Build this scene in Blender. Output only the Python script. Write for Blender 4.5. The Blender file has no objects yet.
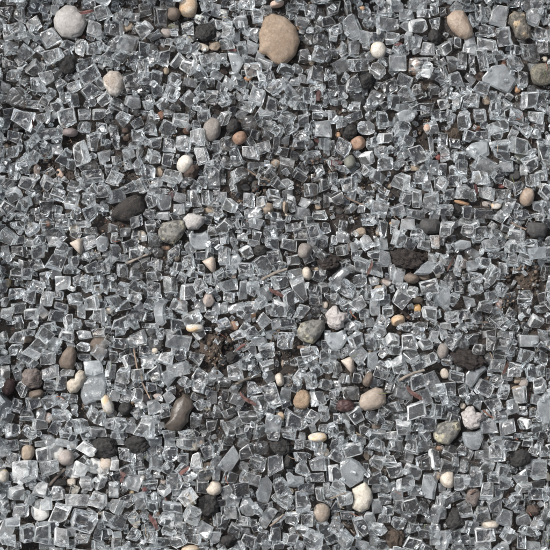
import bpy, bmesh, math, random, re
import numpy as np
from mathutils import Vector, Matrix, noise

S = 0.0004            # metres of ground per photo pixel (frame is 0.22 m wide)
CAM_H = 0.95
R = math.radians

# ---------------------------------------------------------------- camera, sky, sun, exposure
sc = bpy.context.scene
col = sc.collection
cd = bpy.data.cameras.new("camera")
cam = bpy.data.objects.new("camera", cd)
col.objects.link(cam)
cam.location = (0, 0, CAM_H)
cd.sensor_width = 36.0
cd.lens = 36.0 * CAM_H / (550 * S)
cd.clip_start = 0.02
cd.clip_end = 60
sc.camera = cam
sc.render.resolution_x = sc.render.resolution_y = 1024

ADDED_CLOUD, ADDED_CLOUD_GLOW = 4.5, 125.0  # brightness of the added cloud and of its glow near the sun
SUN_EL, SUN_AZ = 50, 145      # azimuth measured counter-clockwise from +X (upper left in the picture)
w = bpy.data.worlds.new("World")
sc.world = w
w.use_nodes = True
nt = w.node_tree
sky = nt.nodes.new("ShaderNodeTexSky")
sky.sky_type = 'NISHITA'
sky.sun_disc = False
sky.sun_elevation = R(SUN_EL)
sky.sun_rotation = R(90 - SUN_AZ)
sky.dust_density = 2.5
sky.ozone_density = 0.8
nt.nodes["Background"].inputs[1].default_value = 0.125
# unseen broken cloud, added to make the light neutral and liven the glass
tcw = nt.nodes.new("ShaderNodeTexCoord")
cn = nt.nodes.new("ShaderNodeTexNoise"); cn.inputs["Scale"].default_value = 2.6; cn.inputs["Detail"].default_value = 5
nt.links.new(tcw.outputs["Generated"], cn.inputs["Vector"])
cr_ = nt.nodes.new("ShaderNodeValToRGB")
cr_.color_ramp.elements[0].position = 0.30; cr_.color_ramp.elements[0].color = (0.04, 0.04, 0.04, 1)
cr_.color_ramp.elements[1].position = 0.36; cr_.color_ramp.elements[1].color = (0.95, 0.95, 0.95, 1)
sx_ = nt.nodes.new("ShaderNodeSeparateXYZ"); nt.links.new(tcw.outputs["Generated"], sx_.inputs[0])
low = nt.nodes.new("ShaderNodeMath"); low.operation = 'MULTIPLY_ADD'       # added cloud thinned overhead so that upward faces reflect less
nt.links.new(sx_.outputs["Z"], low.inputs[0]); low.inputs[1].default_value = -0.26
nt.links.new(cn.outputs["Fac"], low.inputs[2])
nt.links.new(low.outputs[0], cr_.inputs[0])
cm = nt.nodes.new("ShaderNodeMix"); cm.data_type = 'RGBA'
nt.links.new(cr_.outputs[0], cm.inputs[0]); nt.links.new(sky.outputs[0], cm.inputs[6])
# added cloud brightened towards the sun for stronger contrast in the glass
sdir = (math.cos(R(SUN_EL)) * math.cos(R(SUN_AZ)), math.cos(R(SUN_EL)) * math.sin(R(SUN_AZ)), math.sin(R(SUN_EL)))
dt = nt.nodes.new("ShaderNodeVectorMath"); dt.operation = 'DOT_PRODUCT'
nt.links.new(tcw.outputs["Generated"], dt.inputs[0]); dt.inputs[1].default_value = sdir
mxm = nt.nodes.new("ShaderNodeMath"); mxm.operation = 'MAXIMUM'; nt.links.new(dt.outputs["Value"], mxm.inputs[0]); mxm.inputs[1].default_value = 0
pw_ = nt.nodes.new("ShaderNodeMath"); pw_.operation = 'POWER'; nt.links.new(mxm.outputs[0], pw_.inputs[0]); pw_.inputs[1].default_value = 7
ma_ = nt.nodes.new("ShaderNodeMath"); ma_.operation = 'MULTIPLY_ADD'; nt.links.new(pw_.outputs[0], ma_.inputs[0]); ma_.inputs[1].default_value = ADDED_CLOUD_GLOW; ma_.inputs[2].default_value = ADDED_CLOUD
vm_ = nt.nodes.new("ShaderNodeVectorMath"); vm_.operation = 'SCALE'; vm_.inputs[0].default_value = (0.985, 1.0, 1.015); nt.links.new(ma_.outputs[0], vm_.inputs["Scale"])
nt.links.new(vm_.outputs[0], cm.inputs[7])
nt.links.new(cm.outputs[2], nt.nodes["Background"].inputs[0])
sd = bpy.data.lights.new("sun", 'SUN')
sd.energy = 5.0
sd.angle = R(0.6)
sd.color = (1.0, 0.96, 0.91)
sun = bpy.data.objects.new("sun", sd)
col.objects.link(sun)
dv = Vector((math.cos(R(SUN_EL)) * math.cos(R(SUN_AZ)), math.cos(R(SUN_EL)) * math.sin(R(SUN_AZ)), math.sin(R(SUN_EL))))
sun.rotation_euler = dv.to_track_quat('Z', 'Y').to_euler()
sun.location = dv * 3
vs = sc.view_settings
vs.view_transform = 'Standard'
vs.look = 'None'
vs.exposure = 0.1
vs.gamma = 1.0
vs.use_curve_mapping = False
cy = sc.cycles
cy.max_bounces = 20
cy.transmission_bounces = 16
cy.transparent_max_bounces = 16
cy.diffuse_bounces = 4
cy.glossy_bounces = 8
cy.sample_clamp_indirect = 12
cy.sample_clamp_direct = 0
cy.blur_glossy = 0.3
cy.caustics_reflective = True
cy.caustics_refractive = True
cy.use_denoising = True

rng = random.Random(11)
nrng = np.random.default_rng(5)

# ---------------------------------------------------------------- helpers
def px(x, y, z=0.0):
    """photo pixel -> point at height z that the camera sees there"""
    k = (CAM_H - z) / CAM_H
    return ((x - 275) * S * k, (275 - y) * S * k)

def tag(o, label=None, cat=None, group=None, kind=None):
    if label: o["label"] = label
    if cat: o["category"] = cat
    if group: o["group"] = group
    if kind: o["kind"] = kind
    return o

def link(name, me, mat, parent=None):
    o = bpy.data.objects.new(name, me)
    col.objects.link(o)
    if mat: me.materials.append(mat)
    if parent: o.parent = parent
    return o

class NT:
    def __init__(self, name):
        self.m = bpy.data.materials.new(name)
        self.m.use_nodes = True
        self.t = self.m.node_tree
        self.t.nodes.clear()
        self.out = self.n("ShaderNodeOutputMaterial")
    def n(self, typ, **kw):
        nd = self.t.nodes.new(typ)
        for k, v in kw.items():
            if k.startswith("i_"):
                nd.inputs[int(k[2:]) if k[2:].isdigit() else k[2:].replace("_", " ")].default_value = v
            else:
                setattr(nd, k, v)
        return nd
    def l(self, a, b): self.t.links.new(a, b)
    def noise(self, vec, scale, detail=4, rough=0.6, dist=0.0):
        nd = self.n("ShaderNodeTexNoise")
        nd.inputs["Scale"].default_value = scale; nd.inputs["Detail"].default_value = detail
        nd.inputs["Roughness"].default_value = rough; nd.inputs["Distortion"].default_value = dist
        if vec is not None: self.l(vec, nd.inputs["Vector"])
        return nd.outputs["Fac"]
    def ramp(self, fac, stops, interp='LINEAR'):
        nd = self.n("ShaderNodeValToRGB"); cr = nd.color_ramp; cr.interpolation = interp
        while len(cr.elements) < len(stops): cr.elements.new(0.5)
        for e, (p, c) in zip(cr.elements, stops):
            e.position = p; e.color = c if len(c) == 4 else (*c, 1)
        self.l(fac, nd.inputs[0]); return nd.outputs[0]
    def mix(self, fac, a, b):
        nd = self.n("ShaderNodeMix"); nd.data_type = 'RGBA'
        for s, v in ((nd.inputs[0], fac), (nd.inputs[6], a), (nd.inputs[7], b)):
            if hasattr(v, "is_linked") or hasattr(v, "links"): self.l(v, s)
            else: s.default_value = v if not isinstance(v, tuple) or len(v) == 4 else (*v, 1)
        return nd.outputs[2]
    def math(self, op, a, b=0.0, clamp=False):
        nd = self.n("ShaderNodeMath"); nd.operation = op; nd.use_clamp = clamp
        for s, v in ((nd.inputs[0], a), (nd.inputs[1], b)):
            if hasattr(v, "links"): self.l(v, s)
            else: s.default_value = v
        return nd.outputs[0]
    def bump(self, h, strength, dist, normal=None):
        nd = self.n("ShaderNodeBump"); nd.inputs["Strength"].default_value = strength
        nd.inputs["Distance"].default_value = dist; self.l(h, nd.inputs["Height"])
        if normal is not None: self.l(normal, nd.inputs["Normal"])
        return nd.outputs[0]

# ---------------------------------------------------------------- materials
G_BUMP1, G_BUMP2, G_CLEAR, G_LINE = 0.7, 0.15, 0.0, 0.18
def glass_material():
    """fractured toughened glass: clear body, rippled fracture faces, crushed edges whitened further to stand for bright rims, and hairline cracks.
    face attribute var = (how whitened the face is, by dust, crushing or painted rim light, tint, roughness)"""
    m = NT("fractured_glass")
    geo = m.n("ShaderNodeNewGeometry")
    at = m.n("ShaderNodeAttribute", attribute_name="var")
    sep = m.n("ShaderNodeSeparateColor"); m.l(at.outputs["Color"], sep.inputs[0])
    pos = geo.outputs["Position"]
    n1 = m.noise(pos, 250, 1.5, 0.45, 0.6)
    n2 = m.noise(pos, 1300, 3, 0.6, 0.3)
    n3 = m.noise(pos, 240, 3, 0.55)
    nrm = m.bump(n1, G_BUMP1, 0.003)
    flatten = m.math('SUBTRACT', 1.0, m.math('MULTIPLY', sep.outputs["Green"], 0.8), True)      # the smooth original pane surface of large shards
    m.l(m.math('MULTIPLY', flatten, G_BUMP1), nrm.node.inputs["Strength"])
    nrm = m.bump(n2, G_BUMP2, 0.0006, nrm)
    rr = m.math('ADD', m.math('MULTIPLY', n2, 0.06), sep.outputs["Blue"])
    tint = m.mix(0.5, (0.965, 0.984, 0.988), (0.90, 0.955, 0.972))
    gl = m.n("ShaderNodeBsdfPrincipled")
    gl.inputs["Transmission Weight"].default_value = 1.0
    gl.inputs["IOR"].default_value = 1.52
    m.l(tint, gl.inputs["Base Color"]); m.l(rr, gl.inputs["Roughness"]); m.l(nrm, gl.inputs["Normal"])
    tr = m.n("ShaderNodeBsdfTransparent"); tr.inputs[0].default_value = (0.95, 0.965, 0.97, 1)
    mx0 = m.n("ShaderNodeMixShader"); mx0.inputs[0].default_value = G_CLEAR
    m.l(gl.outputs[0], mx0.inputs[1]); m.l(tr.outputs[0], mx0.inputs[2])
    d1 = m.n("ShaderNodeBsdfDiffuse"); d1.inputs[0].default_value = (0.74, 0.76, 0.765, 1)
    d2 = m.n("ShaderNodeBsdfTranslucent"); d2.inputs[0].default_value = (0.80, 0.82, 0.825, 1)
    m.l(nrm, d1.inputs["Normal"])
    pane = m.math('SUBTRACT', 1.0, flatten)
    m.l(m.mix(pane, (0.76, 0.77, 0.77), (0.52, 0.555, 0.575)), d1.inputs[0]); m.l(m.mix(pane, (0.82, 0.83, 0.83), (0.58, 0.62, 0.645)), d2.inputs[0])
    mxd = m.n("ShaderNodeMixShader"); mxd.inputs[0].default_value = 0.5
    m.l(d1.outputs[0], mxd.inputs[1]); m.l(d2.outputs[0], mxd.inputs[2])
    patch = m.ramp(n3, [(0.38, (0.25,) * 3), (0.62, (1.7,) * 3)])
    patch = m.mix(m.math('MULTIPLY', pane, 0.75), patch, (1.0, 1.0, 1.0))
    # hairline cracks and conchoidal ribs: thin ridges of a distorted noise
    n4 = m.noise(pos, 300, 2, 0.5, 1.6)
    ridge = m.math('ABSOLUTE', m.math('SUBTRACT', n4, 0.5))
    line = m.ramp(ridge, [(0.0, (G_LINE,) * 3), (0.014, (0, 0, 0))])
    spots = m.ramp(n2, [(0.60, (0, 0, 0)), (0.70, (0.0,) * 3)])
    f = m.math('MULTIPLY', patch, sep.outputs["Red"])
    f = m.math('ADD', f, line); f = m.math('ADD', f, m.math('MULTIPLY', spots, 0.6), True)
    mx = m.n("ShaderNodeMixShader"); m.l(f, mx.inputs[0])
    m.l(mx0.outputs[0], mx.inputs[1]); m.l(mxd.outputs[0], mx.inputs[2])
    m.l(mx.outputs[0], m.out.inputs[0])
    return m.m

def stone_material(name, c1, c2, spk=None, spk_amt=0.0, bump=0.5, rough=0.8, scale=300, patch=None, spec=0.35, dark=None):
    m = NT(name)
    tc = m.n("ShaderNodeTexCoord"); v = tc.outputs["Object"]
    oi = m.n("ShaderNodeObjectInfo")
    add = m.n("ShaderNodeVectorMath"); add.operation = 'ADD'
    m.l(v, add.inputs[0])
    sc_ = m.math('MULTIPLY', oi.outputs["Random"], 3.0); m.l(sc_, add.inputs[1]); v = add.outputs[0]
    a = m.noise(v, scale, 5, 0.62, 0.3)
    b = m.noise(v, scale * 5, 4, 0.7)
    c = m.ramp(a, [(0.36, c1), (0.64, c2)])
    fine = m.ramp(b, [(0.3, (0.72,) * 3), (0.7, (1.22,) * 3)])
    mul = m.n("ShaderNodeMix"); mul.data_type = 'RGBA'; mul.blend_type = 'MULTIPLY'; mul.inputs[0].default_value = 0.8
    m.l(c, mul.inputs[6]); m.l(fine, mul.inputs[7]); c = mul.outputs[2]
    if patch:
        p = m.noise(v, scale * 0.8, 3, 0.5)
        c = m.mix(m.ramp(p, [(0.55, (0, 0, 0)), (0.63, (1, 1, 1))]), c, patch)
    if spk:
        vo = m.n("ShaderNodeTexVoronoi"); vo.inputs["Scale"].default_value = max(scale * 7, 2200); m.l(v, vo.inputs["Vector"])
        hv = m.n("ShaderNodeSeparateColor"); m.l(vo.outputs["Color"], hv.inputs[0])
        c = m.mix(m.ramp(hv.outputs[0], [(1 - spk_amt, (0, 0, 0)), (min(1, 1 - spk_amt + 0.06), (0.4,) * 3)]), c, spk)
    if dark:
        vo2 = m.n("ShaderNodeTexVoronoi"); vo2.inputs["Scale"].default_value = scale * 4; m.l(v, vo2.inputs["Vector"])
        hv2 = m.n("ShaderNodeSeparateColor"); m.l(vo2.outputs["Color"], hv2.inputs[0])
        c = m.mix(m.ramp(hv2.outputs[1], [(0.62, (0, 0, 0)), (0.72, (0.85,) * 3)]), c, dark)
    # clinging soil and stains
    dn = m.noise(v, scale * 1.7 + 150, 6, 0.72, 0.6)
    c = m.mix(m.ramp(dn, [(0.54, (0, 0, 0)), (0.70, (0.5,) * 3)]), c, (0.07, 0.055, 0.042))
    pit = m.noise(v, 2600, 3, 0.7)
    c = m.mix(m.ramp(pit, [(0.28, (0.45,) * 3), (0.42, (0, 0, 0))]), c, (0.05, 0.04, 0.033))
    bs = m.n("ShaderNodeBsdfPrincipled"); m.l(c, bs.inputs["Base Color"])
    bs.inputs["Roughness"].default_value = rough
    bs.inputs["Specular IOR Level"].default_value = spec
    nb = m.bump(b, min(1.0, bump * 1.3), 0.0003); nb = m.bump(a, bump * 0.9, 0.0009, nb); nb = m.bump(pit, 0.35, 0.0002, nb)
    m.l(nb, bs.inputs["Normal"]); m.l(bs.outputs[0], m.out.inputs[0])
    return m.m

def soil_material():
    m = NT("soil")
    geo = m.n("ShaderNodeNewGeometry"); v = geo.outputs["Position"]
    a = m.noise(v, 160, 6, 0.7); b = m.noise(v, 1400, 4, 0.7); h = m.noise(v, 45, 3, 0.5)
    c = m.ramp(a, [(0.3, (0.006, 0.0045, 0.0038)), (0.55, (0.019, 0.014, 0.011)), (0.78, (0.056, 0.041, 0.031))])
    c = m.mix(m.ramp(h, [(0.5, (0, 0, 0)), (0.75, (0.5,) * 3)]), c, (0.035, 0.033, 0.031))
    g = m.ramp(b, [(0.66, (0, 0, 0)), (0.72, (0.8,) * 3)])
    c = m.mix(g, c, (0.13, 0.105, 0.08))
    bs = m.n("ShaderNodeBsdfPrincipled"); m.l(c, bs.inputs["Base Color"]); bs.inputs["Roughness"].default_value = 0.95
    nb = m.bump(b, 0.8, 0.0004); nb = m.bump(a, 0.6, 0.0015, nb)
    m.l(nb, bs.inputs["Normal"]); m.l(bs.outputs[0], m.out.inputs[0])
    return m.m

def attr_material(name, rough=0.9, scale=1200, bump=0.7, spec=0.3):
    m = NT(name)
    geo = m.n("ShaderNodeNewGeometry"); at = m.n("ShaderNodeAttribute", attribute_name="var")
    b = m.noise(geo.outputs["Position"], scale, 4, 0.7)
    mul = m.n("ShaderNodeMix"); mul.data_type = 'RGBA'; mul.blend_type = 'MULTIPLY'; mul.inputs[0].default_value = 0.9
    m.l(at.outputs["Color"], mul.inputs[6]); m.l(m.ramp(b, [(0.3, (0.55,) * 3), (0.7, (1.35,) * 3)]), mul.inputs[7])
    bs = m.n("ShaderNodeBsdfPrincipled"); m.l(mul.outputs[2], bs.inputs["Base Color"]); bs.inputs["Roughness"].default_value = rough
    bs.inputs["Specular IOR Level"].default_value = spec
    m.l(m.bump(b, bump, 0.0003), bs.inputs["Normal"]); m.l(bs.outputs[0], m.out.inputs[0])
    return m.m

GLASS = glass_material()
SOIL = soil_material()
CRUMB = attr_material("soil_crumb")
BARK = attr_material("dry_plant", 0.75, 900, 0.6)
LEAF = attr_material("dry_leaf", 0.7, 700, 0.9, 0.35)

SM = {
 'palegrey':   ((0.40, 0.37, 0.34), (0.52, 0.49, 0.46), (0.68, 0.66, 0.64), 0.08, 0.25, 0.75, 120),
 'black':      ((0.010, 0.010, 0.010), (0.028, 0.027, 0.026), (0.10, 0.10, 0.10), 0.05, 0.9, 0.85, 500),
 'rotten':     ((0.009, 0.007, 0.0065), (0.022, 0.015, 0.013), (0.08, 0.06, 0.05), 0.05, 1.0, 0.8, 450),
 'lightgrey':  ((0.36, 0.33, 0.31), (0.50, 0.48, 0.45), (0.22, 0.2, 0.18), 0.10, 0.5, 0.8, 220),
 'speck':      ((0.42, 0.34, 0.26), (0.50, 0.45, 0.40), (0.16, 0.12, 0.10), 0.12, 0.5, 0.8, 260),
 'brown':      ((0.15, 0.105, 0.075), (0.22, 0.16, 0.115), (0.30, 0.24, 0.19), 0.08, 0.4, 0.75, 300),
 'orangecream':((0.60, 0.36, 0.16), (0.66, 0.54, 0.38), (0.34, 0.2, 0.1), 0.07, 0.4, 0.6, 260),
 'cream':      ((0.56, 0.46, 0.34), (0.66, 0.58, 0.47), (0.36, 0.27, 0.19), 0.05, 0.3, 0.65, 300),
 'creamwhite': ((0.60, 0.54, 0.45), (0.70, 0.66, 0.58), (0.40, 0.28, 0.18), 0.06, 0.35, 0.65, 260),
 'tan':        ((0.32, 0.23, 0.15), (0.46, 0.36, 0.25), (0.58, 0.5, 0.4), 0.08, 0.6, 0.85, 400),
 'pinkgrey':   ((0.34, 0.28, 0.25), (0.44, 0.38, 0.34), (0.2, 0.16, 0.14), 0.06, 0.4, 0.8, 300),
 'pinktan':    ((0.55, 0.33, 0.22), (0.60, 0.46, 0.36), (0.3, 0.2, 0.15), 0.06, 0.4, 0.75, 400),
 'bigtan':     ((0.36, 0.24, 0.145), (0.44, 0.31, 0.20), (0.60, 0.47, 0.35), 0.12, 0.55, 0.85, 150),
 'orange':     ((0.52, 0.23, 0.08), (0.60, 0.36, 0.17), (0.3, 0.15, 0.07), 0.08, 0.4, 0.65, 400),
 'darkbrown':  ((0.06, 0.038, 0.028), (0.12, 0.075, 0.055), (0.2, 0.15, 0.12), 0.05, 0.9, 0.9, 450),
 'browntan':   ((0.32, 0.215, 0.14), (0.45, 0.34, 0.245), (0.2, 0.12, 0.08), 0.08, 0.45, 0.65, 220),
 'granite':    ((0.28, 0.24, 0.18), (0.16, 0.145, 0.12), (0.03, 0.03, 0.03), 0.35, 1.0, 0.85, 220),
 'graniteolive':((0.13, 0.125, 0.095), (0.25, 0.22, 0.15), (0.025, 0.025, 0.025), 0.35, 0.9, 0.85, 220),
 'rust':       ((0.26, 0.095, 0.05), (0.34, 0.17, 0.10), (0.14, 0.06, 0.04), 0.1, 0.7, 0.85, 450),
 'mauve':      ((0.20, 0.145, 0.14), (0.28, 0.22, 0.21), (0.13, 0.09, 0.09), 0.06, 0.5, 0.75, 300),
 'greybrown':  ((0.23, 0.195, 0.17), (0.30, 0.265, 0.235), (0.14, 0.11, 0.10), 0.08, 0.4, 0.85, 260),
 'blackbig':   ((0.008, 0.008, 0.008), (0.024, 0.020, 0.018), (0.16, 0.12, 0.09), 0.06, 0.9, 0.85, 350),
 'red':        ((0.24, 0.045, 0.035), (0.32, 0.09, 0.07), (0.12, 0.03, 0.03), 0.08, 0.5, 0.6, 450),
 'redpebble':  ((0.46, 0.16, 0.13), (0.5, 0.22, 0.19), (0.3, 0.1, 0.1), 0.08, 0.4, 0.6, 450),
 'orangebrown':((0.33, 0.17, 0.09), (0.43, 0.25, 0.15), (0.22, 0.11, 0.07), 0.08, 0.5, 0.65, 350),
 'greydark':   ((0.045, 0.044, 0.044), (0.085, 0.082, 0.08), (0.2, 0.19, 0.18), 0.06, 0.6, 0.85, 350),
 'greengrey':  ((0.15, 0.16, 0.12), (0.23, 0.235, 0.19), (0.09, 0.09, 0.07), 0.1, 0.5, 0.8, 300),
 'soil':       ((0.035, 0.026, 0.02), (0.075, 0.056, 0.042), (0.16, 0.12, 0.09), 0.08, 1.0, 0.95, 450),
 'peach':      ((0.56, 0.42, 0.31), (0.62, 0.53, 0.43), (0.42, 0.3, 0.22), 0.06, 0.3, 0.7, 220),
 'yellow':     ((0.52, 0.36, 0.15), (0.60, 0.46, 0.24), (0.36, 0.24, 0.1), 0.08, 0.5, 0.75, 400),
 'greygreen':  ((0.17, 0.165, 0.15), (0.33, 0.31, 0.26), (0.07, 0.07, 0.06), 0.2, 0.7, 0.8, 200),
 'peachgrey':  ((0.42, 0.32, 0.27), (0.52, 0.44, 0.39), (0.3, 0.23, 0.2), 0.08, 0.5, 0.8, 350),
 'knobbly':    ((0.50, 0.44, 0.41), (0.62, 0.57, 0.54), (0.36, 0.3, 0.26), 0.10, 0.9, 0.85, 300),
 'amber':      ((0.58, 0.29, 0.06), (0.66, 0.38, 0.10), (0.4, 0.18, 0.05), 0.05, 0.3, 0.4, 350),
 'pink':       ((0.64, 0.38, 0.31), (0.68, 0.46, 0.38), (0.5, 0.3, 0.25), 0.05, 0.3, 0.7, 350),
 'heart':      ((0.50, 0.42, 0.31), (0.60, 0.53, 0.42), (0.36, 0.29, 0.18), 0.05, 0.2, 0.55, 180),
 'brownmauve': ((0.15, 0.115, 0.10), (0.27, 0.215, 0.19), (0.06, 0.045, 0.04), 0.15, 0.95, 0.9, 260),
 'darkred':    ((0.06, 0.02, 0.02), (0.10, 0.04, 0.036), (0.05, 0.02, 0.02), 0.08, 0.4, 0.5, 350),
 'brownbig':   ((0.10, 0.075, 0.055), (0.165, 0.125, 0.09), (0.06, 0.045, 0.035), 0.06, 0.35, 0.35, 140),
 'browntanrough':((0.31, 0.19, 0.10), (0.42, 0.29, 0.17), (0.2, 0.12, 0.07), 0.10, 0.9, 0.9, 350),
 'browntan2':  ((0.33, 0.255, 0.185), (0.42, 0.335, 0.255), (0.24, 0.16, 0.11), 0.05, 0.2, 0.7, 130),
 'white':      ((0.66, 0.65, 0.61), (0.78, 0.77, 0.74), (0.5, 0.48, 0.44), 0.05, 0.25, 0.5, 180),
 'creamblock': ((0.50, 0.44, 0.34), (0.60, 0.54, 0.44), (0.36, 0.27, 0.18), 0.05, 0.5, 0.8, 200),
 'brownround': ((0.32, 0.24, 0.17), (0.42, 0.34, 0.26), (0.56, 0.5, 0.42), 0.10, 0.35, 0.8, 220),
}
ALIAS = {'tanrough': 'tan', 'whitetan': 'peach', 'blackbig2': 'black', 'blacks': 'black', 'black2': 'black', 'soilblack': 'rotten',
         'creamorange': 'cream', 'creamrough': 'cream', 'peachwhite': 'creamwhite', 'blacklump': 'soil', 'greygreenb': 'greygreen',
         'greydarkbig': 'greydark', 'triangle': 'peach'}
_mats = {}
def stone_mat(k):
    k = ALIAS.get(k, k)
    if k not in _mats:
        c1, c2, sp, am, bu, ro, scl = SM[k]
        dk = {'bigtan': 0.53, 'knobbly': 0.56, 'brownbig': 0.42, 'palegrey': 0.54, 'white': 0.62, 'creamblock': 0.72, 'lightgrey': 0.68}.get(k, 0.62)
        dim = lambda c: tuple((q * 0.74 + sum(c) / 3 * 0.26) * dk for q in c)
        dk *= 0.88
        if k in ('black', 'blackbig', 'rotten', 'soil'): dim = lambda c: tuple(q * 0.85 for q in c)
        c1, c2, sp = dim(c1), dim(c2), dim(sp)
        extra = {}
        if k == 'granite': extra = dict(patch=(0.3, 0.23, 0.15), dark=(0.04, 0.037, 0.03))
        if k == 'greygreen': extra = dict(patch=(0.27, 0.25, 0.18), dark=(0.045, 0.044, 0.04))
        if k == 'brownbig': extra = dict(spec=0.45)
        if k == 'speck': extra = dict(patch=(0.42, 0.39, 0.35))
        if k == 'creamwhite': extra = dict(patch=(0.38, 0.28, 0.17))
        _mats[k] = stone_material(k + "_stone", c1, c2, sp, am, bu, ro, scl, **extra)
    return _mats[k]

# ---------------------------------------------------------------- ground: one sheet, fine under the camera, coarse far away
def ground_h(x, y):
    p = Vector((x, y, 0.0))
    fade = 1.0
    h = noise.noise(p * 30) * 0.0022 + noise.noise(p * 90 + Vector((3, 1, 7))) * 0.0012
    h += noise.noise(p * 320) * 0.0009 + abs(noise.noise(p * 700)) * 0.0009
    return h
def axis():
    n = 420; a = [(-0.17 + 0.34 * i / n) for i in range(n + 1)]
    o = []; d = 0.0012; v = 0.17
    while v < 6: d *= 1.22; v += d; o.append(v)
    return [-t for t in reversed(o)] + a + o
AX = axis()
me = bpy.data.meshes.new("ground")
n = len(AX)
vv = [(x, y, ground_h(x, y)) for y in AX for x in AX]
ff = [(j * n + i, j * n + i + 1, (j + 1) * n + i + 1, (j + 1) * n + i) for j in range(n - 1) for i in range(n - 1)]
me.from_pydata(vv, [], ff)
me.polygons.foreach_set("use_smooth", [True] * len(ff))
g = link("ground", me, SOIL)
tag(g, "dark brown crumbly soil under the glass and pebbles", "ground", kind="structure")

# ---------------------------------------------------------------- height map of what already lies on the soil (1 cell = 1 px), with a margin
MG = 150
HM = np.zeros((550 + 2 * MG, 550 + 2 * MG), np.float32)
def footprint(x, y, w, h, a, k):
    """cells under an oriented footprint; a = image angle (clockwise degrees)"""
    r = int(math.hypot(w, h) / 2 * k) + 2
    cx, cy = x + MG, y + MG
    x0, x1 = max(0, int(cx - r)), min(HM.shape[1], int(cx + r) + 1)
    y0, y1 = max(0, int(cy - r)), min(HM.shape[0], int(cy + r) + 1)
    if x1 <= x0 or y1 <= y0: return None
    yy, xx = np.mgrid[y0:y1, x0:x1]
    dx, dy = xx - cx, yy - cy
    c, s = math.cos(R(a)), math.sin(R(a))
    u, v = dx * c + dy * s, -dx * s + dy * c
    return (slice(y0, y1), slice(x0, x1)), (np.abs(u) <= w / 2 * k) & (np.abs(v) <= h / 2 * k)
def rest_z(x, y, w, h, a, k=0.72, q=70):
    f = footprint(x, y, w, h, a, k)
    if f is None: return 0.0
    vals = HM[f[0]][f[1]]
    return float(np.percentile(vals, q)) if vals.size else 0.0
def stamp(x, y, w, h, a, top, k=0.9):
    f = footprint(x, y, w, h, a, k)
    if f is None: return
    sub = HM[f[0]]
    sub[f[1]] = np.maximum(sub[f[1]], top)

# ---------------------------------------------------------------- shape builders (vertices in metres, base of the piece at z = 0)
def rot3(rx, ry, rz):
    return Matrix.Rotation(rz, 3, 'Z') @ Matrix.Rotation(ry, 3, 'Y') @ Matrix.Rotation(rx, 3, 'X')

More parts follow.
